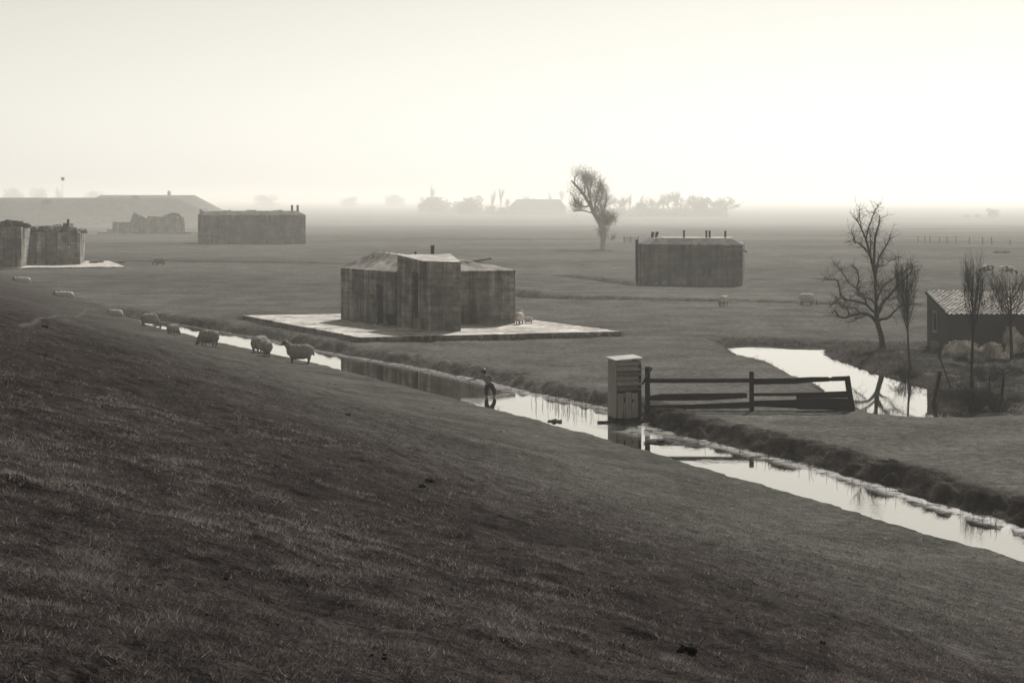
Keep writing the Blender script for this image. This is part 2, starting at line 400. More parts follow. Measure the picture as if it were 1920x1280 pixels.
class MB:
    def __init__(s): s.v = []; s.f = []
    def add(s, vs, fs):
        k = len(s.v); s.v += [Vector(v) for v in vs]; s.f += [tuple(i + k for i in f) for f in fs]
    def box(s, c, size, rz=0, rx=0, ry=0):
        M = Matrix.Translation(c) @ Matrix.Rotation(rz, 4, 'Z') @ Matrix.Rotation(ry, 4, 'Y') @ Matrix.Rotation(rx, 4, 'X')
        h = Vector(size) / 2
        vs = [M @ Vector((x * h.x, y * h.y, z * h.z)) for x in (-1, 1) for y in (-1, 1) for z in (-1, 1)]
        s.add(vs, [(0, 1, 3, 2), (4, 6, 7, 5), (0, 4, 5, 1), (2, 3, 7, 6), (0, 2, 6, 4), (1, 5, 7, 3)])
    def beam(s, a, b, w, h, up=(0, 0, 1)):
        a = Vector(a); b = Vector(b); d = (b - a).normalized(); u = Vector(up)
        sd = d.cross(u)
        if sd.length < 1e-4: sd = Vector((1, 0, 0))
        sd.normalize(); u = sd.cross(d)
        vs = [p + sd * w / 2 * i + u * h / 2 * j for p in (a, b) for i in (-1, 1) for j in (-1, 1)]
        s.add(vs, [(0, 1, 3, 2), (4, 6, 7, 5), (0, 4, 5, 1), (2, 3, 7, 6), (0, 2, 6, 4), (1, 5, 7, 3)])
    def tube(s, pts, rad, n=6, cap=True):
        pts = [Vector(p) for p in pts]; rings = []
        pd = None
        base = len(s.v)
        for i, p in enumerate(pts):
            d = (pts[min(i + 1, len(pts) - 1)] - pts[max(i - 1, 0)])
            if d.length < 1e-6: d = Vector((0, 0, 1))
            d.normalize()
            if pd is None:
                u = d.orthogonal().normalized()
            else:
                u = (pu - d * pu.dot(d))
                u = u.normalized() if u.length > 1e-5 else d.orthogonal().normalized()
            pd, pu = d, u; w = d.cross(u)
            for k in range(n):
                a = 2 * math.pi * k / n
                s.v.append(p + (u * math.cos(a) + w * math.sin(a)) * rad[i])
        for i in range(len(pts) - 1):
            for k in range(n):
                a = base + i * n + k; b = base + i * n + (k + 1) % n
                s.f.append((a, b, b + n, a + n))
        if cap:
            s.f.append(tuple(base + k for k in reversed(range(n)))); e = base + (len(pts) - 1) * n
            s.f.append(tuple(e + k for k in range(n)))
    def prism(s, poly, z0, z1, top=None):
        n_ = len(poly); top = top or poly
        vs = [(p[0], p[1], z0) for p in poly] + [(p[0], p[1], z1) for p in top]
        s.add(vs, [tuple(reversed(range(n_))), tuple(range(n_, 2 * n_))] + [(i, (i + 1) % n_, n_ + (i + 1) % n_, n_ + i) for i in range(n_)])
    def chunk(s, c, size, seed, rot=(0, 0, 0), nn=26, rough=.35):
        rnd = random.Random(seed); bm = bmesh.new()
        M = Matrix.Translation(c) @ Matrix.Rotation(rot[2], 4, 'Z') @ Matrix.Rotation(rot[1], 4, 'Y') @ Matrix.Rotation(rot[0], 4, 'X')
        for q_ in range(nn):
            if nn == 8: p = Vector([(1 if q_ >> b_ & 1 else -1) * (1 - rnd.random() * rough) for b_ in range(3)])
            else:
                p = Vector([rnd.uniform(-1, 1) for _ in range(3)])
                m = max(abs(q) for q in p); p = p / m * (1 - rnd.random() * rough)
            bm.verts.new(M @ Vector((p.x * size[0] / 2, p.y * size[1] / 2, p.z * size[2] / 2)))
        bmesh.ops.convex_hull(bm, input=bm.verts)
        bm.verts.ensure_lookup_table()
        loose = [v for v in bm.verts if not v.link_faces]
        bmesh.ops.delete(bm, geom=loose, context='VERTS')
        bm.verts.index_update()
        s.add([v.co for v in bm.verts], [tuple(v.index for v in f.verts) for f in bm.faces]); bm.free()
    def build(s, name, mat, parent=None, smooth=False, local=False, off=None):
        o0 = Vector(parent.location) if (parent is not None and not local) else Vector((0, 0, 0))
        p = parent
        while p is not None and p.parent is not None and not local:
            p = p.parent; o0 = o0 + Vector(p.location)
        if off is not None: o0 = Vector(off)
        me = mesh(name, [v - o0 for v in s.v], s.f, mat, smooth)
        bm = bmesh.new(); bm.from_mesh(me); bmesh.ops.recalc_face_normals(bm, faces=bm.faces); bm.to_mesh(me); bm.free()
        return link(name, me, parent)
def evaluated(me, setup):
    o = bpy.data.objects.new('tmp', me); COL.objects.link(o); setup(o)
    dg = bpy.context.evaluated_depsgraph_get(); dg.update()
    r = bpy.data.meshes.new_from_object(o.evaluated_get(dg), depsgraph=dg)
    bpy.data.objects.remove(o); return r
def cut(obj, boxes):
    """boolean real recesses into a mesh object; boxes are MB in the object's local space"""
    c = bpy.data.objects.new('cutter', mesh('cutter', boxes.v, boxes.f, 'dark_void')); COL.objects.link(c)
    bm = bmesh.new(); bm.from_mesh(c.data); bmesh.ops.recalc_face_normals(bm, faces=bm.faces); bm.to_mesh(c.data); bm.free()
    def st_(o):
        m = o.modifiers.new('b', 'BOOLEAN'); m.operation = 'DIFFERENCE'; m.solver = 'EXACT'; m.object = c
    new = evaluated(obj.data, st_)
    bpy.data.objects.remove(c); obj.data = new
    new.name = obj.name

# ------------------------------------------------------------------ ground sheet
r1 = np.geomspace(3.0, 30, 420)
r2 = np.concatenate([F * 7 / np.arange(F * 7 / 30, F * 7 / 150, -1.25)[1:], np.arange(150, 520, 1.3), np.arange(520, 1160, 5), F * 7 / np.arange(F * 7 / 1160, 3.0, -.6)])
rr = np.concatenate([[.4, 1, 2], r1, r2])
th = np.concatenate([np.linspace(-180, -40, 40), np.linspace(-40, -18, 90)[1:], np.linspace(-18, 18, 1150)[1:], np.linspace(18, 40, 90)[1:], np.linspace(40, 180, 40)[1:-1]])
TH, RR = np.meshgrid(np.radians(th), rr)
GX = np.sin(TH) * RR; GY = np.cos(TH) * RR
gzv, gdk, gbk, ggd = ground(GX.ravel(), GY.ravel())
s_, t_ = st(GX.ravel(), GY.ravel())
rough = sstep(3.5, 19, t_ + np.clip((s_ - 70) * .16, 0, 8) + 4 * (fbm(GX.ravel() / 5, GY.ravel() / 5, 71) - .5))
tr_px = [(40, 612), (62, 606), (110, 592), (160, 580), (200, 575)]
TRK = [tuple(hit(a, b)[:2]) for a, b in tr_px]
track = np.exp(-(line_d(GX.ravel(), GY.ravel() + .0, TRK) / .09) ** 2)
nr, nc = RR.shape
V = np.stack([GX.ravel(), GY.ravel(), gzv], 1)
i = np.arange(nr * nc).reshape(nr, nc)
nxt = np.roll(i, -1, axis=1)
Q = np.stack([i[:-1], nxt[:-1], nxt[1:], i[1:]], -1).reshape(-1, 4)[:, ::-1]
me = npmesh('ground', V, Q, 'ground', True)
for nm, arr in (('dike', gdk), ('bank', gbk), ('garden', ggd), ('rough', rough), ('track', track)):
    a = me.attributes.new(nm, 'FLOAT', 'POINT'); a.data.foreach_set('value', arr.astype(np.float32))
tag(link('ground', me), 'dark grass dike slope and flat grey pasture reaching the horizon', 'ground', kind='structure')

# ------------------------------------------------------------------ water
def water(name, label, V, Q, shore):
    me = npmesh(name, V, Q, 'water')
    a = me.attributes.new('shore', 'FLOAT', 'POINT'); a.data.foreach_set('value', shore.astype(np.float32))
    tag(link(name, me), label, 'water', kind='structure')
ss = np.linspace(-20, DITCH_END + .5, 240); us = np.linspace(-.35, 1.2, 26)
SS, UU = np.meshgrid(ss, us)
WW = np.interp(SS, W_S, W_W); TT = np.interp(SS, TE_S, TE_T)
tloc = TT - UU * WW - np.sign(UU - .5) * .0
gx = (T0 - tloc) * NX + SS * DX; gy = (T0 - tloc) * NY + SS * DY
V = np.stack([gx.ravel(), gy.ravel(), np.full(gx.size, WZ)], 1)
i = np.arange(gx.size).reshape(gx.shape)
Q = np.stack([i[:-1, :-1], i[:-1, 1:], i[1:, 1:], i[1:, :-1]], -1).reshape(-1, 4)
shore = sstep(.62, .98, UU).ravel()
shore = np.maximum(shore, sstep(.12, .5, UU).ravel() * np.exp(-((SS.ravel() - 51.5) / 3.2) ** 2) * .95)
shore *= np.interp(SS.ravel(), [30, 36, 44, 52, 58, 75, 95], [.8, .9, .75, .7, .75, .8, .45])
water('water', 'narrow bright ditch along the foot of the dike', V, Q, shore)
bx0, by0 = CANAL.min(0) - 1.2; bx1, by1 = CANAL.max(0) + 1.2
xs = np.linspace(bx0, bx1, 60); yy = np.linspace(by0, by1, 60)
XX, YY = np.meshgrid(xs, yy)
i = np.arange(XX.size).reshape(XX.shape)
Q = np.stack([i[:-1, :-1], i[:-1, 1:], i[1:, 1:], i[1:, :-1]], -1).reshape(-1, 4)
V = np.stack([XX.ravel(), YY.ravel(), np.full(XX.size, WZ)], 1)
keep = poly_sd(V[:, 0], V[:, 1], CANAL) < 2.2
Q = Q[keep[Q].all(1)]
used = np.unique(Q); rem = np.zeros(len(V), int); rem[used] = np.arange(len(used))
water('water', 'bright curving canal arm behind the wooden fence', V[used], rem[Q], np.zeros(len(used)))

# ------------------------------------------------------------------ grass stuff
def blades(name, label, X, Y, hgt, wid, lean, tonev, mat, leandir=None, rs=1):
    rng = np.random.default_rng(rs); N = len(X)
    Z = ground(X, Y)[0] - .005
    az = rng.uniform(0, 2 * np.pi, N); la = rng.uniform(0, 2 * np.pi, N) if leandir is None else leandir + rng.normal(0, .7, N)
    px = np.cos(az) * wid / 2; py = np.sin(az) * wid / 2
    lx = np.cos(la) * lean * hgt; ly = np.sin(la) * lean * hgt
    V = np.empty((N, 3, 3))
    V[:, 0] = np.stack([X - px, Y - py, Z], 1); V[:, 1] = np.stack([X + px, Y + py, Z], 1)
    V[:, 2] = np.stack([X + lx, Y + ly, Z + hgt], 1)
    me = npmesh(name, V.reshape(-1, 3), np.arange(N * 3).reshape(N, 3), mat)
    a = me.attributes.new('tone', 'FLOAT', 'FACE'); a.data.foreach_set('value', np.clip(tonev, 0, 1).astype(np.float32))
    return tag(link(name, me), label, 'grass', kind='stuff')
rng = np.random.default_rng(3)
N = 520000
r = np.exp(rng.uniform(math.log(6.2), math.log(48), N)); a = np.radians(rng.uniform(-19, 19, N))
X = np.sin(a) * r; Y = np.cos(a) * r
s0, t0 = st(X, Y)
cl = fbm(X / .28, Y / .28, 81, 3); cl2 = fbm(X / 1.7, Y / 1.7, 84, 3)
keep = (t0 > .4) & (cl * .6 + cl2 * .6 + rng.uniform(-.2, .2, N) > .58)
X, Y, r, cl, cl2, t0 = X[keep], Y[keep], r[keep], cl[keep], cl2[keep], t0[keep]
M = len(X)
tn = np.clip(.20 + (cl2 - .5) * .8 + (cl - .5) * .8 * 1.0 + rng.exponential(.13, M) - .12 + (rng.random(M) > .95) * .6, 0, 1) * (1 - .25 * sstep(6, 11, t0))
blades('dike_grass', 'short tufted winter grass on the near dike slope', X, Y, rng.uniform(.012, .042, M) * (.6 + cl), np.clip(r * .00048, .005, .015), rng.uniform(.3, 1.6, M), tn, 'grass_blade', rs=4)
# shaggy overhanging grass along the far shore of the ditch
N = 150000
S = rng.uniform(22, 108, N); U = np.abs(rng.normal(.55, .5, N)) + .02
Wv = np.interp(S, W_S, W_W); Te = np.interp(S, TE_S, TE_T)
tl = Te - Wv - U
X = (T0 - tl) * NX + S * DX; Y = (T0 - tl) * NY + S * DY
k = (fbm(X / .4, Y / .4, 88, 2) + rng.uniform(-.25, .25, N) > .48) & (rng.random(N) < 1 - .7 * sstep(52, 60, S))
X, Y, U, S = X[k], Y[k], U[k], S[k]; M = len(X)
shg = 1 - sstep(52, 60, S)
blades('bank_grass', 'dark shaggy grass hanging over the far bank of the ditch', X, Y, rng.uniform(.03, .11, M) * np.clip(1.3 - U * .5, .4, 1.3) * (.55 + .45 * shg), rng.uniform(.006, .014, M), rng.uniform(.8, 2.2, M),
       np.clip((fbm(X / .55, Y / .55, 93, 2) - .42) * 3.2 + rng.normal(0, .15, M), 0, 1), 'bank_blade', leandir=math.atan2(-NY, -NX), rs=5)
# canal shores and garden
N = 60000
X = rng.uniform(9, 32, N); Y = rng.uniform(56, 98, N)
sd = poly_sd(X, Y, CANAL); k = (sd > .05) & (sd < .3 + 5 * fbm(X / 1.2, Y / 1.2, 90) * (X > 13.2 + (88 - Y) * .1) * (Y < 88)) & (fbm(X / .5, Y / .5, 91) + rng.uniform(-.2, .2, N) > .5)
X, Y = X[k], Y[k]; M = len(X)
blades('canal_bank_grass', 'rank dark grass on the canal banks and rough garden edge', X, Y, rng.uniform(.06, .22, M), rng.uniform(.015, .035, M), rng.uniform(.3, 1.3, M), rng.uniform(0, 1, M), 'bank_blade', rs=6)
# reeds standing in the ditch
mb = MB(); rnd = random.Random(5)
def reed(px, py, hgt, lean=.25):
    g = G(px, py, WZ); a = rnd.uniform(-lean, lean); b = rnd.uniform(-lean, lean)
    mb.tube([g - Vector((0, 0, .1)), g + Vector((a * .4 * hgt, b * .3 * hgt, hgt * .6)), g + Vector((a * hgt, b * hgt, hgt))], [.007, .006, .002], 3, False)
for _ in range(60):
    x = rnd.gauss(1062, 30); reed(x, 748 + (x - 1000) * .2 + rnd.uniform(0, 12), rnd.uniform(.12, .5))
for _ in range(60):
    x = rnd.uniform(1230, 1900); yf = np.interp(x, [p[0] for p in far_px[::-1]], [p[1] for p in far_px[::-1]])
    reed(x, yf + rnd.uniform(2, 16), rnd.uniform(.08, .4))
for _ in range(25):
    x = rnd.uniform(650, 980); yf = np.interp(x, [p[0] for p in far_px[::-1]], [p[1] for p in far_px[::-1]])
    reed(x, yf + rnd.uniform(2, 8), rnd.uniform(.05, .2))
tag(mb.build('reeds', 'reed'), 'sparse thin dead reeds standing in the ditch water', 'reeds', kind='stuff')

# ------------------------------------------------------------------ bunkers
def inset(poly, d):
    n_ = len(poly); c = Vector((sum(p[0] for p in poly) / n_, sum(p[1] for p in poly) / n_)); out = []
    for i in range(n_):
        a = Vector(poly[i - 1][:2]); b = Vector(poly[i][:2]); e = Vector(poly[(i + 1) % n_][:2])
        d1 = (b - a).normalized(); d2 = (e - b).normalized()
        n1 = Vector((-d1.y, d1.x)); n2 = Vector((-d2.y, d2.x))
        if n1.dot(c - b) < 0: n1 = -n1
        if n2.dot(c - b) < 0: n2 = -n2
        bis = n1 + n2; bis = bis / max(bis.dot(n1), .35)
        out.append(b + bis * d)
    return out
def grid_noise_edges(obj, amount, seed):
    for v in obj.data.vertices:
        q = mnoise.noise_vector(v.co * .9 + Vector((seed, 0, 0)))
        v.co += q * amount
def pipe(root, base, h, r, name='vent_pipe', tilt=(0, 0)):
    m = MB(); b = Vector(base); t = b + Vector((tilt[0] * h, tilt[1] * h, h))
    m.tube([b - Vector((0, 0, .15)), b.lerp(t, .88), b.lerp(t, .88), t], [r, r, r * 1.18, r * 1.18], 12)
    return m.build(name, 'dark_iron', root)

# --- the near bunker on its slab
PZ = .22
pl = [G(455, 591, PZ), G(675, 632.5, PZ), G(1165, 621, PZ)]
pl.append(Vector((-2.4, 107.5, PZ)))
mb = MB()
def worn(poly, step, amp, sd):
    rn = random.Random(sd); out = []
    for a_, b_ in zip(poly, poly[1:] + poly[:1]):
        a_ = Vector(a_[:2]); b_ = Vector(b_[:2]); nn_ = max(2, int((b_ - a_).length / step)); off = Vector((-(b_ - a_).y, (b_ - a_).x)).normalized()
        for q_ in range(nn_):
            p_ = a_.lerp(b_, q_ / nn_)
            out.append(p_ + off * (rn.gauss(0, amp) + (rn.random() < .12) * rn.uniform(0, amp * 4) if q_ else 0))
    return out
mb.prism(worn([(p.x, p.y) for p in pl], .5, .035, 3), -.35, PZ)
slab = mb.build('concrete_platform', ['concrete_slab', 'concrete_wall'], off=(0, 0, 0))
for pgn in slab.data.polygons: pgn.material_index = 0 if pgn.normal.z > .9 else 1  # sides take the darker wall concrete: edge shade put into the colour
tag(slab, 'wide pale concrete apron slab under the nearest bunker', 'concrete slab')
bz = PZ
L = G(639, 598, bz); Pq = G(747, 611.5, bz); Qc = G(795, 619, bz); Rc = G(864, 620.5, bz); S_ = G(866, 608, bz); T = G(966, 606, bz)
a2 = (T - S_).normalized(); a1 = (Pq - L).normalized()
# front-left body corner: intersection of the left wall with the right wing's front
def isect(p, d, q, e):
    den = d.x * e.y - d.y * e.x; k = ((q.x - p.x) * e.y - (q.y - p.y) * e.x) / den
    return p + d * k
FL = isect(L, a1, S_, a2)
BR = T - a1 * (FL - L).length * .97 + a2 * .2
root = thing('bunker', 'nearest bunker, dark streaked concrete with a jutting entrance block, on a pale slab', 'bunker', (FL.x, FL.y, bz))
foot = [(L.x, L.y), (FL.x, FL.y), (T.x, T.y), (BR.x, BR.y)]
EZ, TZ = 3.06, 3.74
mb = MB(); mb.prism(foot, bz - .05, EZ)
wall = mb.build('wall', 'concrete_wall', root)
nrm = Vector((a1.y, -a1.x, 0))
if nrm.y > 0: nrm = -nrm
def on_left(u, z): return L + a1 * u + Vector((0, 0, z - L.z)) - Vector(root.location)
LL = (Pq - L).length
c = MB()
ang = math.atan2(a1.y, a1.x)
def cutbox(px_l, px_r, z0, z1, dep=.8):
    ua, ub = [_u(p) for p in (px_l, px_r)]
    m = on_left((ua + ub) / 2, (z0 + z1) / 2)
    c.box(m, (abs(ub - ua), dep * 2, z1 - z0), ang)
def _u(px):     # distance along the left wall seen at a photo column
    k = (px - 960) / F
    return (k * L.y - L.x) / (a1.x - k * a1.y)
cutbox(706, 718.5, bz + .02, 2.32, .7)
cutbox(696, 700, 2.62, 2.85, .5)
cutbox(695, 699, 1.55, 1.75, .5)
cutbox(724, 749, bz + .02, .78, .5)
cut(wall, c)
# dark panels near the surface paint in the deep shade of the openings
def shade_panel(name, pl_, pr_, z0, z1, dep, p0=None):
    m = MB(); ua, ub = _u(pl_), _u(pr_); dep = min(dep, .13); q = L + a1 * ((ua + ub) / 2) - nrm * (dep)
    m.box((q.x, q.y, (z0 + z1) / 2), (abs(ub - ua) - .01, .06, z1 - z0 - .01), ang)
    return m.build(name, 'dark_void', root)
shade_panel('door', 706, 718.5, bz + .02, 2.3, .62)
shade_panel('hatch_shade', 724, 749, bz + .02, .78, .42)
# roof: sloped collar, flat top
ins = inset(foot, 1.25)
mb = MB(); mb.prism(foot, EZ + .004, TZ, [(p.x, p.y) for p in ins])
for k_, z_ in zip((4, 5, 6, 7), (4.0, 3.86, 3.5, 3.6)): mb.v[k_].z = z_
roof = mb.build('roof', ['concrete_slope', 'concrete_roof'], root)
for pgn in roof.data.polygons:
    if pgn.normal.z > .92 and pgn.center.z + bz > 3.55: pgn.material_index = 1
# entrance block
D = (FL - Qc)
blk = [(Pq + nrm * .06 - a1 * .02), Qc + nrm * .02, Rc, S_ + a2 * .02 - a1 * 1.4, Pq - nrm * 3.2]
mb = MB(); mb.prism([(p.x, p.y) for p in blk], bz - .05, TZ + .03)
for k_, z_ in zip(range(5, 10), (3.98, 3.74, 3.72, 3.68, 3.97)): mb.v[k_].z = z_
blo = mb.build('entrance_block', ['concrete_wall', 'concrete_roof'], root)
c = MB()
dq = (Qc - Pq).normalized()
def qu(px):
    k = (px - 960) / F; return (k * Pq.y - Pq.x) / (dq.x - k * dq.y)
ua, ub = qu(774.5), qu(785.5)
m_ = Pq + dq * ((ua + ub) / 2) - Vector(root.location)
c.box((m_.x, m_.y, 1.95 - bz), (ub - ua, 1.0, 2.35), math.atan2(dq.y, dq.x))
ua2, ub2 = qu(757.5), qu(761)
m2 = Pq + dq * ((ua2 + ub2) / 2) - Vector(root.location)
c.box((m2.x, m2.y, 1.70 - bz), (ub2 - ua2, 1.0, .3), math.atan2(dq.y, dq.x))
cut(blo, c)
for pgn in blo.data.polygons:
    if pgn.normal.z > .9 and (pgn.center.z + bz) > 3: pgn.material_index = 1
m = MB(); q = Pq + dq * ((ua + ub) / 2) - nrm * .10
m.box((q.x, q.y, 1.95), (ub - ua - .01, .06, 2.34), math.atan2(dq.y, dq.x)); m.build('doorway_shade', 'dark_void', root)  # near-black panel paints the shade of the block's opening
# drip ledge over the wing
mb = MB(); e0 = S_ + a2 * .12 + Vector((0, 0, EZ - S_.z)); e1 = T + Vector((0, 0, EZ - T.z))
mb.beam(e0 + nrm * .0 - Vector((0, .03, .04)), e1 - Vector((0, .03, .04)), .10, .10); mb.build('ledge', 'concrete_wall', root)
g = at(811, 480, 101.5)
pipe(root, (g.x, g.y, TZ - .05), .62, .105)
g = at(779, 477.5, 101.5); pipe(root, (g.x, g.y, TZ + .06), .16, .06, 'vent_cap')
mb = MB(); g = Vector((ins[2].x, ins[2].y, 3.5)) + Vector((.1, .3, .12))
mb.box(g, (.95, .5, .06), .2, .08, -.14); mb.build('steel_plate', 'dark_iron', root)
mb = MB(); rnd = random.Random(2)                                  # iron stubs and weeds on the left ridge
for _ in range(9):
    k = rnd.random(); p = Vector((ins[0].x, ins[0].y, TZ)).lerp(Vector((ins[1].x, ins[1].y, TZ)), k * .7)
    m = MB(); p.z = 3.92; m.tube([p, p + Vector((rnd.uniform(-.04, .04), 0, rnd.uniform(.08, .24)))], [.012, .006], 4); m.build('iron_stub', 'dark_iron', root)
# rust-dark runs are in the concrete; rubble lump beside the wall
mb = MB()
for k in range(9):
    p = L.lerp(Pq, .2 + .09 * k) + nrm * (.22 + .1 * (k % 3)); mb.chunk((p.x, p.y, bz + .04), (.35, .3, .16), 40 + k)
tag(mb.build('rubble', 'concrete_broken'), 'low strip of crumbled concrete along the near bunker wall by its door', 'rubble', kind='stuff')

def block_bunker(root, poly, z0, ez, tz, insd, mat='concrete_far', seed=0):
    mb = MB(); mb.prism([(p[0], p[1]) for p in poly], z0, ez); w = mb.build('wall', mat, root)
    tp = inset(poly, insd)
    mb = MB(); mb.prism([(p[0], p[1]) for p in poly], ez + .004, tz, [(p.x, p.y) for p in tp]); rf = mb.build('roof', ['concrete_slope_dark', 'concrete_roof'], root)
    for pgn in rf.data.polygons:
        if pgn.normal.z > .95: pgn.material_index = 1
    return w, rf, tp
concrete('concrete_slope_dark', .16, 1.0, .2, boards=False)

# --- right bunker with four pipes
poly = [(10.95, 145.6), (18.35, 144.3), (19.4, 151.2), (11.5, 152.6), (10.25, 148.4)]
root = thing('bunker', 'middle-distance bunker with pipe stubs on its roof, right of the leaning tree', 'bunker', (10.95, 145.6, 0))
w, rf, tp = block_bunker(root, poly, -.3, 3.22, 3.72, .95)
c = MB(); rl = Vector(root.location)
for px, wd in ((1320.5, .3), (1330.5, .36)):
    k = (px - 960) / F; fx = 10.95; dx, dy = 7.4, -1.3
    u = (k * 145.6 - fx) / (dx - k * dy); c.box((fx + dx * u - rl.x, 145.6 + dy * u - rl.y, 1.0), (wd, .7, .9), math.atan2(dy, dx))
cut(w, c)
m = MB(); m.box((14.9, 145.35, 1.0), (1.3, .05, 1.1), math.atan2(-1.3, 7.4)); m.build('slot_backing', 'dark_void', root)  # near-black sheet paints the shade inside the slots
for px, h in ((1282.5, .62), (1324.5, .6), (1330.5, .58), (1360, .58)):
    g = at(px, 447, 147.4); pipe(root, (g.x, g.y, 3.7), h, .085)
for px, tl in ((1221.5, .35), (1228, .55)):
    g = at(px, 447, 148.5); pipe(root, (g.x, g.y, 3.45), .72, .12, 'bent_pipe', (tl * .5, 0))
mb = MB(); mb.chunk((11.6, 148.3, 3.45), (1.1, 1.5, .35), 5); mb.chunk((12.1, 148.5, 3.6), (.8, 1.0, .5), 6); mb.build('broken_edge', 'concrete_roof', root)
mb = MB(); mb.tube([(10.22, 148.3, 0), (10.2, 148.3, 3.55)], [.12, .12], 8); mb.build('edge_tube', 'dark_iron', root)  # dark upright tube at the left corner
mb = MB(); mb.box((18.75, 146.2, 2.7), (.5, .12, .1), 0, 0, .5); mb.build('bracket', 'dark_iron', root)
mb = MB(); mb.beam((14.95, 144.85, 0), (14.95, 144.85, 3.3), .25, .12, (0, 1, 0)); mb.build('pilaster', 'concrete_far', root)

# --- far bunker on the left, large and plain
Yb = 318; zb = fall(float(Yb))
def bx(x, Y): return ((x - 960) / F * Y, Y)
poly = [bx(386, Yb), bx(573, Yb - 1), bx(571, Yb + 11), bx(376, Yb + 12), bx(371, Yb + 4)]
root = thing('bunker', 'long plain far bunker with two short pipes at its right end', 'bunker', (poly[0][0], Yb, zb))
w, rf, tp = block_bunker(root, poly, zb - .3, EYE - (403 - YH) / F * Yb, EYE - (395.5 - YH) / F * (Yb + 2), 1.4)
zt = EYE - (395.5 - YH) / F * (Yb + 2)
for px in (547.5, 558): g = at(px, 395, Yb + 3); pipe(root, (g.x, g.y, zt - .1), 1.1, .2)
mb = MB(); g = at(383, 398, Yb + 4); mb.chunk((g.x, g.y, zt - .15), (1.8, 2.8, 1.3), 8); mb.build('broken_edge', 'concrete_roof', root)
mb = MB(); rnd = random.Random(9)
for k, px in enumerate((422, 430, 464, 470, 476, 515, 526)):
    g = at(px, 394, Yb + 2.5 + rnd.random() * 3); m = MB(); m.chunk((g.x, g.y, zt + .02), (rnd.uniform(.6, 1.3), .6, rnd.uniform(.15, .4)), 50 + k); m.build('roof_growth', 'rubble_growth', root)
mb = MB(); g0 = at(525, 430, Yb - 1.2); mb.beam((g0.x, Yb - .85, zb), (g0.x, Yb - .85, zt - .8), .35, .2, (0, 1, 0)); mb.build('pilaster', 'concrete_far', root)

# --- left bunker cut by the frame: front block and wing with torn roof
root = thing('bunker', 'torn-roofed bunker at the left edge, its front block cut off by the picture side', 'bunker', (G(40, 503).x, G(40, 503).y, 0))
Y0, Y1 = 178, 186
fr = [bx(-120, Y0), bx(40, Y0), bx(57, Y1), bx(-100, Y1)]
mb = MB(); mb.prism(fr, -.2, 4.05); fb = mb.build('entrance_block', 'concrete_wall', root)
wg = [bx(50, Y1 - .3), bx(150, Y1), bx(159, Y1 + 7), bx(50, Y1 + 7)]
mb = MB(); mb.prism(wg, -.1, 3.35); mb.build('wall', 'concrete_wall', root)
rnd = random.Random(12); mb = MB()
for k in range(26):
    px = rnd.uniform(90, 158); h = np.interp(px, [90, 98, 118, 130, 142, 158], [.35, .95, 1.05, 1.25, 1.0, .5])
    g = at(px, 440, Y1 + rnd.uniform(.3, 4)); mb.chunk((g.x, g.y, 3.35 + h * rnd.uniform(.1, .55)), (rnd.uniform(.5, 1.3), rnd.uniform(.5, 1.2), rnd.uniform(.4, .9) * h + .1), 100 + k)
for k in range(10):
    px = rnd.uniform(58, 95); g = at(px, 440, Y1 + rnd.uniform(1, 4)); mb.chunk((g.x, g.y, 3.7), (1.1, 1.1, .8), 160 + k, nn=18)
mb.build('roof_rubble', 'concrete_broken', root)
mb = MB(); g = at(127, 425, Y1 + 2); mb.tube([(g.x, g.y, 4.0), (g.x + .05, g.y, 4.75)], [.14, .12], 7); mb.build('pipe_stub', 'dark_iron', root)
mb = MB()
for k in range(30):
    px = -60 + 104 * k / 29; h = np.interp(px, [-60, 5, 15, 35, 48], [.5, .5, .8, .75, .2])
    g = at(px, 420, rnd.uniform(Y0 + 1.5, Y0 + 2.6)); mb.chunk((g.x, g.y, 4.05 + h * rnd.uniform(.1, .6)), (rnd.uniform(.7, 1.4), 1.4, h * rnd.uniform(.5, 1) + .2), 200 + k)
mb.build('block_roof_rubble', 'rubble_growth', root)
mb = MB(); p4 = [bx(-150, 174.5), bx(235, 179.5), bx(205, 196), bx(-150, 196)]
mb.prism(p4, -.3, .14); tag(mb.build('concrete_platform', 'concrete_slab', off=(0, 0, 0)), 'thin pale concrete slab at the foot of the torn-roofed left bunker', 'concrete slab')
for k, (px, py, sz) in enumerate(((176, 491, (1.0, .6, .35)), (190, 490, (.7, .5, .3)), (226, 491, (1.3, .7, .3)))):
    g = G(px, py + 2, .14); mb = MB(); mb.chunk((g.x, g.y, .14 + sz[2] * .4), sz, 300 + k)
    tag(mb.build('concrete_chunk', 'concrete_broken', off=(0, 0, 0)), ['dark rubble lump on the left slab nearest the bunker wall', 'small rubble lump in the middle of the three on the left slab', 'flat rubble lump near the outer end of the left slab'][k], 'rubble', 'rubble lumps on the left slab')

# --- blown-up ruin beyond
YR = 500.0; u = YR / F; zr = fall(YR)
def ru(x, y): return at(x, y, YR)
mb = MB(); a = ru(191, 437); b = ru(366, 440)
mb.prism([(a.x, YR - 6), (b.x, YR - 6), (b.x + 1, YR + 9), (a.x - 1, YR + 9)], zr - .4, zr + .6); tag(mb.build('concrete_platform', 'concrete_broken', off=(0, 0, 0)), 'broken dark foundation slab under the blown-up ruin in front of the far dike', 'concrete slab')
def ruin(name, label, px0, px1, py0, py1, seed, rot=(0, 0, 0), dep=5, nn=8, rough=.3):
    a = ru((px0 + px1) / 2, (py0 + py1) / 2); mb = MB()
    mb.chunk((a.x, a.y, a.z), ((px1 - px0) * u * 1.12, dep, (py1 - py0) * u * 1.1), seed, rot, nn, rough)
    tag(mb.build(name, 'concrete_broken', off=(0, 0, 0)), label, 'ruin block', 'blown-up bunker fragments')
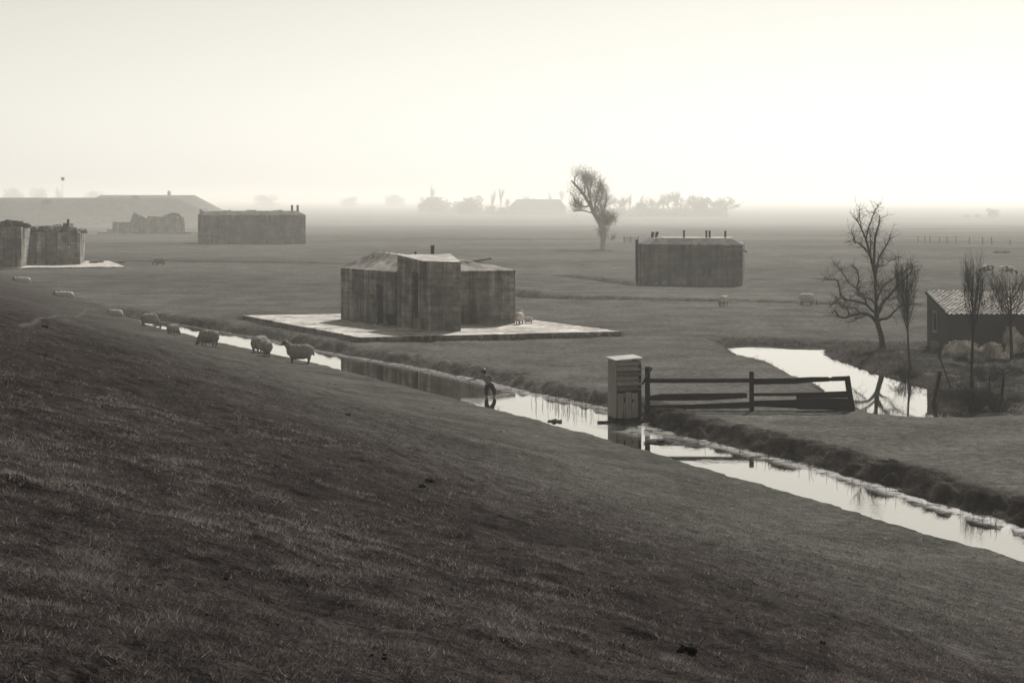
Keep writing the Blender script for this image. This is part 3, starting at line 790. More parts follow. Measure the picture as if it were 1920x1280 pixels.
ruin('concrete_fragment', 'low oblong ruin fragment at the left of the blown-up bunker', 215, 246, 416, 436, 3, rough=.12)
ruin('concrete_fragment', 'smallest cube-like ruin fragment at the far left end of the broken slab', 201, 210, 430, 437, 4, dep=1)
ruin('concrete_fragment', 'large tilted ruin fragment standing on its corner', 241, 279, 403, 440, 15, (0, .35, .3), 4)
ruin('concrete_fragment', 'upright ruin fragment with ragged top, right of the tilted one', 279, 318, 405, 437, 17, (0, .05, 0), 5, rough=.15)
ruin('concrete_fragment', 'dark ruin fragment at the right of the heap below the bent bar', 308, 333, 402, 436, 22, (0, -.06, .3), 4, rough=.2)
ruin('concrete_fragment', 'thin pale leaning ruin fragment at the right end of the heap', 332, 345, 408, 437, 25, (0, -.1, .6), 1.2, rough=.15)
mb = MB(); pts = [ru(x, y) + Vector((0, -3, 0)) for x, y in ((318, 404), (330, 401), (339, 403), (344, 412), (346, 424), (344, 436))]
mb.tube(pts, [.42, .42, .4, .36, .32, .3], 6); tag(mb.build('bent_steel_bar', 'dark_iron', off=(0, 0, 0)), 'bent reinforcing bar arching over the right side of the ruin heap', 'steel bar')

# ------------------------------------------------------------------ fence, cabin
YF = 60.0; k = YF / F
def fp(x, y, dy=0): return Vector(((x - 960) * k, YF + dy, EYE - (y - YH) * k))
root = thing('wooden_fence', 'dark broken post-and-rail fence between the water cabin and the canal', 'fence', fp(1214, 766))
def post(name, a, b, w, d): m = MB(); m.beam(a, b, w, d, (0, 1, 0)); return m.build(name, 'old_timber', root)
post('post', fp(1214, 778), fp(1214, 687), .16, .15)
post('post', fp(1409.5, 778), fp(1409, 696), .14, .14)
post('post', fp(1600, 782), fp(1588, 705), .17, .15)
def rail(pts, h, d=.05, dy=-.1):
    m = MB(); bot = []; top = []
    for x, ya, yb in pts: top.append(fp(x, ya, dy)); bot.append(fp(x, yb, dy))
    n_ = len(pts); vs = []
    for off in (0, d): vs += [p + Vector((0, off, 0)) for p in top] + [p + Vector((0, off, 0)) for p in bot]
    fs = []
    for i in range(n_ - 1):
        fs += [(i, i + 1, n_ + i + 1, n_ + i), (2 * n_ + i, 3 * n_ + i, 3 * n_ + i + 1, 2 * n_ + i + 1), (i, 2 * n_ + i, 2 * n_ + i + 1, i + 1), (n_ + i, n_ + i + 1, 3 * n_ + i + 1, 3 * n_ + i)]
    fs += [(0, n_, 3 * n_, 2 * n_), (n_ - 1, 3 * n_ - 1, 4 * n_ - 1, 2 * n_ - 1)]
    m.add(vs, fs); return m.build('rail', 'rail_timber', root)
rail([(1218, 709, 717), (1300, 709, 717), (1406, 708.5, 716.5)], 0)
rail([(1412, 709, 720), (1486, 708, 719), (1520, 706, 716), (1552, 706, 714.5), (1556, 708, 713.5), (1560, 705.5, 714), (1587, 704.5, 713)], 0)
rail([(1218, 741, 750), (1240, 737.5, 750.5), (1330, 736.5, 749.5), (1392, 735.5, 746), (1400, 736, 745)], 0)
rail([(1405, 736, 741.5), (1500, 735, 741), (1588, 732, 739)], 0, dy=-.16)
rail([(1207, 759, 767), (1300, 757, 766), (1411, 752, 764)], 0)
rail([(1412, 750.5, 761), (1500, 748, 765), (1594, 748, 770)], 0)
rail([(1493, 741.5, 746), (1588, 739.6, 745.5)], 0, dy=-.05)
rail([(1493, 746.5, 766), (1500, 746.3, 767), (1592, 746, 768)], 0, dy=-.05)
mb = MB(); mb.beam(fp(1203, 719, -.25), fp(1221, 687, -.25), .05, .22, (0, 1, 0)); mb.build('leaning_board', 'old_timber', root)

yaw = R(-19); fl = fp(1153, 791, -.7)
root = thing('pump_cabin', 'narrow grey boarded cabin with a pale lean-to roof standing in the ditch', 'cabin', (fl.x, fl.y, WZ))
root.rotation_euler = (0, 0, -yaw * 0)
cw, cd, chh = .86, .80, 1.98
cyaw = R(17)
ax = Vector((math.cos(cyaw), math.sin(cyaw), 0)); ay = Vector((-math.sin(cyaw), math.cos(cyaw), 0)); o0 = Vector((fl.x, fl.y, WZ))
def cp(x, y, z): return o0 + ax * x + ay * y + Vector((0, 0, z))
def cbox(m, x0, x1, y0, y1, z0, z1):
    m.add([cp(x, y, z) for x in (x0, x1) for y in (y0, y1) for z in (z0, z1)], [(0, 1, 3, 2), (4, 6, 7, 5), (0, 4, 5, 1), (2, 3, 7, 6), (0, 2, 6, 4), (1, 5, 7, 3)])
m = MB(); cbox(m, .04, cw - .04, .04, cd - .04, .1, chh - .06); m.build('wall', 'dark_void', root)  # near-black colour paints shadow lines into the gaps between boards
m = MB()
for i in range(4): cbox(m, 0, .03, i * .2 + .008, i * .2 + .192, .1, chh + .0)
m.build('side_boarding', 'cabin_post', root)
m = MB()
for i in range(4): cbox(m, cw - .03, cw, i * .2 + .008, i * .2 + .192, .1, chh + .0)
m.build('side_boarding', 'cabin_post', root)
m = MB(); zs = np.linspace(chh - .02, 1.0, 7)
for i in range(6):                       # overlapping weatherboards, tilted out at the foot
    z1, z0 = zs[i], zs[i + 1]; out = (.01, .03, .06, .01, .05, .02)[i]; z0 += .045
    m.add([cp(.03, -.005, z1), cp(cw - .01, -.005, z1), cp(.03, -.025 - out, z0 - .02), cp(cw - .01, -.025 - out, z0 - .02),
           cp(.03, .02, z1), cp(cw - .01, .02, z1), cp(.03, 0.0, z0 - .02), cp(cw - .01, 0.0, z0 - .02)],
          [(0, 2, 3, 1), (4, 5, 7, 6), (0, 1, 5, 4), (2, 6, 7, 3), (0, 4, 6, 2), (1, 3, 7, 5)])
wb = m.build('weatherboarding', ['cabin_board', 'cabin_board_dark'], root)
for i_, pgn in enumerate(wb.data.polygons): pgn.material_index = 1 if i_ // 6 in (2, 5) else 0
m = MB(); cbox(m, .035, cw - .012, -.02, .0, .93, 1.02); m.build('ledge', 'old_timber', root)
m = MB()
xs_ = (.06, .30, .34, .60, .80)
cbox(m, .05, .232, -.018, .03, .12, .97); cbox(m, .25, .305, -.014, .03, .15, .94); cbox(m, .322, .522, -.024, .03, .11, .965); cbox(m, .542, .76, -.016, .03, .12, .97)
dr = m.build('door', 'cabin_post', root)
m = MB(); cbox(m, .265, .30, -.026, -.012, .62, .80); m.build('hinge', 'dark_iron', dr); m = MB(); cbox(m, .55, .60, -.028, -.012, .64, .72); m.build('hinge', 'dark_iron', dr)
m = MB(); cbox(m, .165, .205, -.045, -.018, .36, .40); m.build('latch', 'frame_paint', dr)
m = MB(); cbox(m, cw - .09, cw + .012, -.03, .05, .1, chh - .1); m.build('corner_post', 'old_timber', root)
m = MB()
for x0, x1 in ((-.06, .2), (.204, .46), (.464, .72), (.724, cw + .06)):
    m.add([cp(x, y, chh + .02 + (.05 * (x / cw)) + (.10 if y > 0 else 0) * .35 + dz) for x in (x0, x1) for y in (-.09, cd + .05) for dz in (0, .03)],
          [(0, 1, 3, 2), (4, 6, 7, 5), (0, 4, 5, 1), (2, 3, 7, 6), (0, 2, 6, 4), (1, 5, 7, 3)])
m.build('roof', 'cabin_roof', root)
m = MB(); m.beam(at(1120, 793, 59.1), at(1215, 793, 59.1), .14, .13); m.build('base_beam', 'old_timber', root)
m = MB(); cbox(m, .0, cw, .0, cd, -.5, .14); m.build('base_frame', 'old_timber', root)
# plank bridge edge between cabin and bank
m = MB(); m.beam(fp(1196, 786, -.05), fp(1218, 783, .4), .3, .05); tag(m.build('plank', 'cabin_roof', off=(0, 0, 0)), 'short pale plank lying between the cabin and the bank', 'plank')
# mud islets in the ditch
for j, (px, py, sx, lb) in enumerate(((1047, 790.5, .5, 'small dark mud lump in the ditch left of the cabin'), (1240, 829, .85, 'flat dark mud lump in the ditch just right of the cabin'))):
    g = G(px, py, WZ); m = MB()
    for q in range(8): m.chunk((g.x + random.uniform(-.5, .5) * sx, g.y + random.uniform(-.25, .25), WZ + .0), (sx * .5, .3, random.uniform(.08, .18)), 400 + j * 20 + q, (0, 0, q), 18, .6)
    tag(m.build('mud_lump', 'clod', off=(0, 0, 0)), lb, 'mud lump', 'mud lumps in the ditch')

# dung clods and molehills on the slope
for j, (px, py, sz, lb) in enumerate(((805, 904, 0.06, 'dark clod on the dike slope, right one of the pair near its middle'), (790, 913, 0.045, 'smaller dark clod, left one of the pair near the middle of the dike slope'),
                                      (1289, 1224, 0.06, 'largest black clod low on the near dike slope'), (1543, 1206, 0.025, 'small black clod low on the slope, to the right of the largest clod'),
                                      (84, 614, 0.1, 'dark clod high on the left of the slope below the sheep track'), (653, 779, 0.06, 'little dark clod on the slope below the reflection of the bunker'))):
    g = hit(px, py); m = MB()
    for q in range(14): m.chunk((g.x + random.uniform(-1, 1) * sz, g.y + random.uniform(-.8, .8) * sz, g.z + sz * random.uniform(.1, .6)), (sz * .9, sz * .8, sz * .7), 500 + j * 20 + q, (random.uniform(0, 3), random.uniform(0, 3), 0), 14, .5)
    tag(m.build('earth_clod', 'clod', off=(0, 0, 0)), lb, 'clod', 'dark clods on the dike slope')

m = MB(); rn = random.Random(8)
for q in range(170):
    g = hit(rn.uniform(40, 1880), rn.uniform(700, 1260))
    if st(g.x, g.y)[1] < .8: continue
    z_ = rn.uniform(.010, .016) * (1 + g.y / 28); m.chunk((g.x, g.y, g.z + z_ * .2), (z_ * 1.6, z_ * 1.4, z_), 900 + q, (0, 0, q), 12, .5)
tag(m.build('droppings', 'clod', off=(0, 0, 0)), 'small dark sheep droppings scattered over the dike slope', 'droppings', kind='stuff')
rng = np.random.default_rng(12); gx_ = []; gy_ = []
for a_, b_ in zip(pl, pl[1:] + pl[:1]):
    a_ = Vector(a_[:2]); b_ = Vector(b_[:2]); o_ = Vector(((b_ - a_).y, -(b_ - a_).x)).normalized()
    if o_.dot((a_ + b_) / 2 - Vector((-5, 100))) < 0: o_ = -o_
    N = int((b_ - a_).length * 260); tt_ = rng.random(N); dd_ = np.abs(rng.normal(.02, .22, N))
    cl_ = fbm(tt_ * (b_ - a_).length / .6, tt_ * 0 + a_.x, 5, 2); kk = cl_ + rng.uniform(-.15, .15, N) > .47
    gx_.append((a_.x + (b_.x - a_.x) * tt_ + o_.x * dd_)[kk]); gy_.append((a_.y + (b_.y - a_.y) * tt_ + o_.y * dd_)[kk])
X = np.concatenate(gx_); Y = np.concatenate(gy_); M = len(X)
blades('slab_grass', 'ragged grass growing round the edge of the pale slab', X, Y, rng.uniform(.10, .34, M), rng.uniform(.012, .025, M), rng.uniform(.3, 1.2, M), rng.uniform(.1, 1, M), 'bank_blade', rs=13)

# ------------------------------------------------------------------ shed
SX0, SYf, SYb = 19.5, 81.2, 85.2; SX1 = 30.5
root = thing('brick_shed', 'low brick shed with sloping tiled roof and tall gable window', 'shed', (SX0, SYf, 0))
ez, rz_ = 1.78, 2.52
m = MB(); m.add([(SX0, SYf, -.3), (SX1, SYf, -.3), (SX1, SYb, -.3), (SX0, SYb, -.3), (SX0, SYf, ez), (SX1, SYf, ez), (SX1, SYb, rz_), (SX0, SYb, rz_)],
                [(3, 2, 1, 0), (4, 5, 6, 7), (0, 1, 5, 4), (1, 2, 6, 5), (2, 3, 7, 6), (3, 0, 4, 7)])
w = m.build('wall', 'brick', root)
c = MB(); c.box((0, 2.25, 1.28), (.5, .85, 1.0)); cut(w, c)
m = MB(); y0, y1, z0, z1 = SYf + 1.825, SYf + 2.675, .78, 1.78; fx = SX0 - .02
for a_, b_ in (((fx, y0 + .06, (z0 + z1) / 2), (.07, .12, z1 - z0)), ((fx, y1 - .06, (z0 + z1) / 2), (.07, .12, z1 - z0)), ((fx, (y0 + y1) / 2, z0 + .05), (.09, y1 - y0 - .25, .1)), ((fx, (y0 + y1) / 2, z1 - .05), (.07, y1 - y0 - .25, .1))):
    m.box(a_, b_)
wf = m.build('window', 'window_paint', root)
m = MB(); m.box((SX0 + .06, (y0 + y1) / 2, (z0 + z1) / 2), (.02, y1 - y0, z1 - z0)); m.build('pane', 'pane', wf)
# pantile roof: corrugated rows
nx, ny = 50, 12; vs = []; fs = []
slope = Vector((0, SYb - SYf + .35, rz_ - ez + .06)); ln = slope.length; sdn = slope.normalized(); nrmr = Vector((0, -sdn.z, sdn.y))
for j in range(ny * 2 + 1):
    rowv = (j // 2 + (j % 2) * .98) / ny
    for i2 in range(nx * 8 + 1):
        x = SX0 - .1 + (SX1 - SX0 + .2) * i2 / (nx * 8); ph = i2 * math.pi / 8
        hgt = .032 * math.cos(ph * 2) + (.035 if j % 2 == 0 and j > 0 else 0) + .03 * mnoise.noise((int(i2 / 8) * 1.7, j // 2 * 1.3, 0))
        p = Vector((x, SYf - .25, ez - .03)) + slope * min(rowv, 1) + nrmr * (hgt + .06); vs.append(p)
W_ = nx * 8 + 1
for j in range(ny * 2):
    for i2 in range(nx * 8): fs.append((j * W_ + i2, j * W_ + i2 + 1, (j + 1) * W_ + i2 + 1, (j + 1) * W_ + i2))
m = MB(); m.v = vs; m.f = fs; m.build('roof', 'tile', root)
m = MB(); m.beam((SX0 - .04, SYf - .2, ez - .02), (SX0 - .04, SYb + .05, rz_ + .02), .06, .16); m.build('bargeboard', 'old_timber', root)

# ------------------------------------------------------------------ trees
def sub_twigs(mb, pts, rad, rnd, dens, lmin, lmax, r, up=.35, n=3, spread=1.0, sub=True):
    """twigs off a limb"""
    L_ = 0
    for a, b, ra, rb in zip(pts[:-1], pts[1:], rad[:-1], rad[1:]):
        seg = (b - a).length; cnt = seg * dens; cnt = int(cnt) + (rnd.random() < cnt % 1)
        for _ in range(cnt):
            t = rnd.random(); p = a.lerp(b, t)
            d = Vector((rnd.gauss(0, 1) * spread, rnd.gauss(0, 1) * spread, rnd.gauss(0, 1))).normalized() * .9 + (b - a).normalized() * .5 + Vector((0, 0, up))
            d.normalize(); ln = rnd.uniform(lmin, lmax)
            q = [p]; dd = d.copy()
            for s_i in range(4):
                dd = (dd + Vector((rnd.gauss(0, .25), rnd.gauss(0, .25), rnd.gauss(0, .2) + up * .2))).normalized()
                q.append(q[-1] + dd * ln / 4)
            rr_ = r * rnd.uniform(.7, 1.2)
            mb.tube(q, [rr_, rr_ * .85, rr_ * .65, rr_ * .5, rr_ * .25], n, False)
            if sub:
                for s_i in (1, 2, 3):
                    if rnd.random() < .75:
                        d2 = (dd + Vector((rnd.gauss(0, .8), rnd.gauss(0, .8), rnd.gauss(0, .6) + up))).normalized()
                        l2 = ln * rnd.uniform(.25, .55); w_ = q[s_i]
                        mb.tube([w_, w_ + d2 * l2 * .5, w_ + d2 * l2 + Vector((0, 0, l2 * .1))], [rr_ * .55, rr_ * .45, rr_ * .15], 3, False)
def smooth_pts(pts, rad, sub=3):
    out = []; ro = []
    n_ = len(pts)
    for i in range(n_ - 1):
        p0 = pts[max(i - 1, 0)]; p1 = pts[i]; p2 = pts[i + 1]; p3 = pts[min(i + 2, n_ - 1)]
        for k_ in range(sub):
            t = k_ / sub
            out.append(.5 * ((2 * p1) + (p2 - p0) * t + (2 * p0 - 5 * p1 + 4 * p2 - p3) * t * t + (3 * p1 - p0 - 3 * p2 + p3) * t ** 3))
            ro.append(rad[i] * (1 - t) + rad[i + 1] * t)
    out.append(pts[-1]); ro.append(rad[-1]); return out, ro

# hero fruit tree, limb by limb
base = hit(1655, 652.5)
rnd = random.Random(21)
root = thing('fruit_tree', 'old bare fruit tree with gnarled spreading limbs on the canal bank', 'tree', base)
zs_ = 4.265; sc_ = base.y / F / zs_
def tp_(x, y, dy=0): return base + Vector(((x - 405) * sc_, dy, (1165 - y) * sc_))
trunk = [((405, 1180), 31), ((400, 1120), 24), ((393, 1070), 22), ((375, 1010), 21), ((360, 950), 23), ((357, 900), 19), ((352, 830), 15), ((350, 700), 11), ((345, 600), 13), ((330, 520), 15), ((300, 410), 9), ((270, 300), 7), ((235, 215), 5), ((200, 150), 4), ((160, 112), 2)]
pts = [tp_(a[0], a[1]) for a, r_ in trunk]; rad = [r_ * sc_ for a, r_ in trunk]
pts, rad = smooth_pts(pts, rad)
mbt = MB(); mbt.tube(pts, [r_ * (1 + .10 * mnoise.noise(p * 4)) for p, r_ in zip(pts, rad)], 10)
mbt.build('trunk', 'bark', root, True)
mbl = MB(); mbtw = MB()
limbs = [([(335, 520), (350, 400), (365, 290), (385, 230), (410, 150), (422, 112)], 9, 1), ([(270, 300), (282, 200), (305, 120), (325, 50), (332, 25)], 5, -1), ([(325, 500), (318, 400), (325, 300), (322, 215)], 6, .6),
    ([(350, 560), (372, 500), (410, 440), (460, 360), (495, 320), (520, 262)], 8, 1.2), ([(318, 480), (285, 420), (240, 370), (190, 330), (150, 310), (125, 290)], 7, -1.2),
    ([(365, 900), (400, 850), (430, 815), (490, 752), (560, 680), (640, 612), (688, 562), (706, 512)], 12, 1.5), ([(365, 950), (395, 928), (420, 920), (460, 860), (510, 820), (600, 800)], 9, -1.4),
    ([(355, 960), (325, 930), (290, 900), (220, 887), (140, 903), (75, 918), (25, 900), (0, 862), (-20, 880)], 12, -.8), ([(350, 900), (320, 860), (280, 820), (200, 795), (120, 785), (100, 742), (78, 640), (0, 630), (-40, 628)], 9, 1.3),
    ([(348, 700), (325, 660), (298, 625)], 6, -.6), ([(270, 815), (265, 760), (215, 712), (232, 600), (212, 540), (170, 508)], 7, .8), ([(215, 712), (150, 642), (112, 560), (70, 500)], 5, 1.5),
    ([(355, 800), (368, 720), (390, 650), (440, 612), (490, 570), (560, 505)], 6, -1.6), ([(352, 590), (375, 540), (395, 510), (430, 522), (446, 480), (436, 445)], 5, 1.4), ([(440, 470), (500, 465), (565, 445)], 3, .4),
    ([(270, 905), (235, 935), (195, 972)], 5, 1.0), ([(355, 780), (400, 740), (450, 680)], 5, 1.8), ([(120, 785), (60, 760), (0, 800), (-50, 820)], 5, -1), ([(365, 860), (440, 800), (540, 790), (610, 770)], 6, 2), ([(345, 820), (280, 770), (170, 740), (120, 700)], 6, -2),
    ([(345, 640), (372, 700), (420, 690)], 4, -1.2), ([(235, 215), (225, 120), (235, 45)], 3, .3), ([(190, 330), (178, 270), (172, 215)], 3, .4), ([(140, 903), (110, 850), (60, 840), (20, 800)], 5, -1), ([(220, 887), (180, 850), (100, 845)], 5, .9)]
for pl_, r_, dys in limbs:
    n_ = len(pl_); pp = [tp_(x, y, dys * (i_ / (n_ - 1)) ** .8 * 1.1 + (rnd.gauss(0, .07) if i_ else 0)) for i_, (x, y) in enumerate(pl_)]
    ra = [max(r_ * (1 - .72 * i_ / (n_ - 1)), 1.4) * sc_ * 1.3 for i_ in range(n_)]
    pp, ra = smooth_pts(pp, ra)
    pp = [p + Vector((rnd.gauss(0, .012), rnd.gauss(0, .012), rnd.gauss(0, .012))) for p in pp]
    lm = MB(); lm.tube(pp, ra, 7, True); lm.build('limb', 'bark', root, True)
    sub_twigs(mbtw, pp[len(pp) // 4:], ra[len(pp) // 4:], rnd, 24, .18, .8, .0095, .25)
sub_twigs(mbtw, pts[len(pts) // 2:], rad[len(pts) // 2:], rnd, 20, .15, .65, .0095, .4)
mbtw.build('twigs', 'twig', root)

def broom_tree(name, label, base, H, fork, spread, n, seed, rtrunk=.05, lean=(0, 0), open_=False, dens=7):
    rnd = random.Random(seed); root = thing(name, label, 'tree', base)
    b = Vector(base); mb = MB(); k_ = b + Vector((lean[0], lean[1], fork))
    top = b + Vector((lean[0] * 1.6, lean[1], H))
    tpts = [b - Vector((0, 0, .1)), b.lerp(k_, .33) + Vector((rnd.uniform(-.03, .03), 0, 0)), b.lerp(k_, .7) + Vector((rnd.uniform(-.03, .03), 0, 0)), k_, k_.lerp(top, .35) + Vector((rnd.uniform(-.05, .05), 0, 0)), k_.lerp(top, .7), top]
    trd = [rtrunk * 1.35, rtrunk, rtrunk * .9, rtrunk * .8, rtrunk * .5, rtrunk * .3, .006]
    tpts, trd = smooth_pts(tpts, trd)
    mb.tube(tpts, trd, 8); mb.build('trunk', 'bark', root, True)
    mb = MB(); tw = MB()
    for i_ in range(n):
        z = fork + (H - fork) * (.0 + .62 * (i_ / n)); p = b + Vector((lean[0], lean[1], z * .98 if z < fork else z - .02))
        p = k_.lerp(top, max(0, (z - fork) / (H - fork)))
        a = rnd.uniform(0, 2 * math.pi); rad_ = spread * rnd.uniform(.35, 1.0); hh = (H - z) * rnd.uniform(.55, .98)
        q = [p, p + Vector((math.cos(a) * rad_ * .45, math.sin(a) * rad_ * .45, hh * .25)), p + Vector((math.cos(a) * rad_ * .85, math.sin(a) * rad_ * .85, hh * .6)), p + Vector((math.cos(a) * rad_ * (1.25 if open_ else .95), math.sin(a) * rad_, hh))]
        ra = [rtrunk * .3, rtrunk * .2, rtrunk * .13, .004]
        q, ra = smooth_pts(q, ra); mb.tube(q, ra, 5, False)
        sub_twigs(tw, q[2:], ra[2:], rnd, dens, .2, .7, .006, .9, 3, .6)
    mb.build('branches', 'bark', root, True); tw.build('twigs', 'twig', root)
    return root
g = hit(1708, 692)
broom_tree('young_tree', 'slim bare young tree with a narrow upright broom crown between fruit tree and shed', g, 4.4, 1.25, .55, 34, 31, .05, (-.12, 0), dens=11)
g = hit(1823, 727)
broom_tree('young_tree', 'bare young tree with a straight dark stem in front of the shed roof', g, 4.75, 1.9, .5, 26, 32, .06, (.02, 0), dens=11)
g = hit(1897, 683)
broom_tree('young_tree', 'bare forked young tree at the right edge in front of the shed', g, 3.7, 1.5, .95, 28, 33, .075, (-.05, 0), True, 12)
g = hit(1862, 660)
broom_tree('young_tree', 'thin bare sapling between two young trees in front of the shed', g, 3.3, .9, .9, 18, 34, .03, (-.3, 0), True, 10)

# bare bushes and stakes by the canal
def bush(label, base, H, spread, n, seed, mat='twig', r=.012):
    rnd = random.Random(seed); root = thing('bramble_bush', label, 'bush', base, group='brambles on the canal bank')
    b = Vector(base); st_ = MB(); tw = MB()
    for _ in range(n):
        a = rnd.uniform(0, 2 * math.pi); rr_ = spread * rnd.random() ** .6; hh = H * rnd.uniform(.4, 1)
        p0 = b + Vector((math.cos(a) * rr_ * .35, math.sin(a) * rr_ * .35, -.05))
        q = [p0, p0 + Vector((math.cos(a) * rr_ * .3, math.sin(a) * rr_ * .3, hh * .6)), p0 + Vector((math.cos(a) * rr_ * .8, math.sin(a) * rr_ * .8, hh * .95)), p0 + Vector((math.cos(a) * rr_ * 1.2, math.sin(a) * rr_ * 1.2, hh * .6))]
        ra = [r, r * .8, r * .6, r * .3]; q, ra = smooth_pts(q, ra, 2); st_.tube(q, ra, 4, False)
        sub_twigs(tw, q[1:], ra[1:], rnd, 14, .1, .4, .006, .3)
    st_.build('stems', mat, root); tw.build('twigs', 'twig', root)
bush('large dark bramble tangle at the canal end in front of the straight-stemmed young tree', hit(1828, 770), .85, .75, 60, 51)
bush('dark bramble tangle at the right edge near the canal end', hit(1872, 772), .6, .6, 40, 52)
bush('thin bramble tangle at the foot of the slim broom-crowned tree', hit(1700, 716), .75, .55, 30, 53)
bush('low bramble tangle beside the leaning stake', hit(1780, 752), .5, .6, 30, 54)
bush('pale bramble tangle below the shed bushes', hit(1850, 712), .6, .8, 30, 55)
def stake(label, a, b, r, nm='stake'):
    m = MB(); d = b - a; m.tube([a - d * .15, a + d * .5 + Vector((.01, 0, 0)), b], [r * 1.1, r, r * .85], 8); tag(m.build(nm, 'old_timber', off=(0, 0, 0)), label, 'stake', 'stakes by the canal')
g = hit(1748, 768); stake('thick dark stake leaning right at the water edge of the canal', g, g + Vector((.28, 0, 1.32)), .075)
g = hit(1783, 728); stake('thin dark pole leaning left above the bramble', g, g + Vector((-.48, 0, 1.3)), .03)
g = hit(1876, 764); stake('dark upright stake at the right edge by the canal end', g, g + Vector((.12, 0, 1.15)), .05)
g = hit(1855, 766); stake('slender grey stake just left of the right-edge stake', g, g + Vector((.0, 0, 1.1)), .025)

# rounded garden shrubs of many small leaves
def shrub(label, c, size, seed, n=5200):
    rng = np.random.default_rng(seed); rnd = random.Random(seed)
    root = thing('garden_shrub', label, 'shrub', (c[0], c[1], c[2]), group='rounded shrubs before the shed')
    lob = [(rng.normal(0, .48, 3) * [1, 1, .5], rng.uniform(.20, .40)) for _ in range(16)]
    pts = []
    while len(pts) < n:
        o_, r_ = lob[rng.integers(len(lob))]; d = rng.normal(0, 1, 3); d /= np.linalg.norm(d); q = o_ + d * r_ * rng.uniform(.72, 1.03)
        if q[2] > -.55: pts.append((q, d))
    mb = MB()
    for q, d in pts:
        p = Vector((q[0] * size[0], q[1] * size[1], (q[2] + .55) * size[2])); s_ = rng.uniform(.045, .095)
        t = Vector((rng.normal(), rng.normal(), rng.normal() - .9)).normalized(); dn = Vector(d); sd_ = t.cross(dn)
        if sd_.length < .05: continue
        sd_.normalize(); mb.add([p - sd_ * s_ * .3, p + t * s_ * .6 - sd_ * s_ * .2 + dn * .02, p + t * s_ * 1.3, p + sd_ * s_ * .3], [(0, 1, 2, 3)])
    me = mesh('foliage', mb.v, mb.f, 'leaf_pale'); link('foliage', me, root)
    st_ = MB()
    for _ in range(10):
        a = rnd.uniform(0, 6.28); st_.tube([(0, 0, -.1), (math.cos(a) * size[0] * .25, math.sin(a) * size[1] * .25, size[2] * .45), (math.cos(a) * size[0] * .5, math.sin(a) * size[1] * .5, size[2] * .75)], [.03, .02, .008], 5, False)
    link('stems', mesh('stems', st_.v, st_.f, 'twig'), root)
def shr(label, px, py, size, seed): g = hit(px, py); g.z -= .05; shrub(label, g, size, seed)
shr('tall rounded pale shrub before the left end of the shed', 1808, 655, (.95, .8, .92), 61)
shr('wide rounded pale shrub before the shed, between the two dark stems', 1862, 654, (1.1, .8, 1.02), 62)
shr('low rounded shrub in front of the tall left one', 1800, 672, (1.0, .7, .65), 63)
shr('low dark rounded shrub right of the straight young stem', 1848, 678, (.9, .7, .68), 64)
shr('rounded shrub at the right edge behind the forked young tree', 1915, 662, (.9, .8, .9), 65)
shr('small rounded shrub at the foot of the shed gable', 1765, 652, (.5, .4, .4), 66)
for j, (px, py, a, lb) in enumerate(((1880, 677, .2, 'pale board lying under the shrubs near the right edge'), (1905, 690, 1.1, 'pale board propped near the right picture edge'), (1880, 700, 1.4, 'short whitish board standing below the forked young tree'))):
    g = hit(px, py); m = MB(); m.box((g.x, g.y, g.z + .12), (.5, .12, .1 + .1 * j), a * .2, 0, a * .4); tag(m.build('loose_board', 'frame_paint', off=(0, 0, 0)), lb, 'board', 'loose boards by the shed')

# --- leaning willow in the middle distance
YW = G(960, 468).y
base = G(1130, 468); root = thing('willow_tree', 'big hazy leaning tree with a thick trunk left of the pipe-topped bunker', 'tree', base)
zw = YW / F / 5.486
def wp(x, y, dy=0): return base + Vector(((x - 433) * zw, dy, (872 - y) * zw))
rnd = random.Random(77)
tr = [((433, 885), 36), ((436, 800), 27), ((440, 720), 30), ((420, 620), 36), ((385, 560), 28), ((340, 500), 18), ((305, 425), 14), ((262, 345), 16), ((225, 290), 15), ((160, 215), 12), ((105, 160), 5)]
pts, rad = smooth_pts([wp(*a) for a, r_ in tr], [r_ * zw for a, r_ in tr])
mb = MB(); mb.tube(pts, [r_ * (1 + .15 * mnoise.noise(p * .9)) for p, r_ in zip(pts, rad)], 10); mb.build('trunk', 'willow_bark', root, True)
mbl = MB(); tw = MB()
for pl_, r_, dy in (([(350, 520), (325, 430), (300, 330), (275, 220), (250, 100)], 15, 1), ([(360, 540), (350, 450), (370, 330), (400, 230), (410, 190)], 14, -1), ([(430, 600), (440, 500), (470, 400), (480, 300)], 10, 1.5),
                    ([(300, 420), (240, 430), (170, 400), (130, 350)], 9, -1.5), ([(450, 620), (510, 560), (560, 540)], 14, .8), ([(240, 320), (250, 220), (220, 120)], 9, -1), ([(340, 480), (400, 400), (430, 330), (450, 250)], 9, 2), ([(340, 500), (270, 480), (200, 470), (150, 480)], 8, 1), ([(300, 400), (310, 260), (330, 140)], 8, 2),
                    ([(160, 215), (140, 150), (190, 90)], 7, .5), ([(400, 560), (420, 470), (390, 400)], 9, -2)):
    n_ = len(pl_); pp = [wp(x, y, dy * 1.6 * (i_ / (n_ - 1))) for i_, (x, y) in enumerate(pl_)]
    ra = [r_ * (1 - .7 * i_ / (n_ - 1)) * zw for i_ in range(n_)]; pp, ra = smooth_pts(pp, ra); mbl.tube(pp, ra, 6, False)
    sub_twigs(tw, pp[3:], ra[3:], rnd, 34, .6, 2.2, .014, .6, 3)
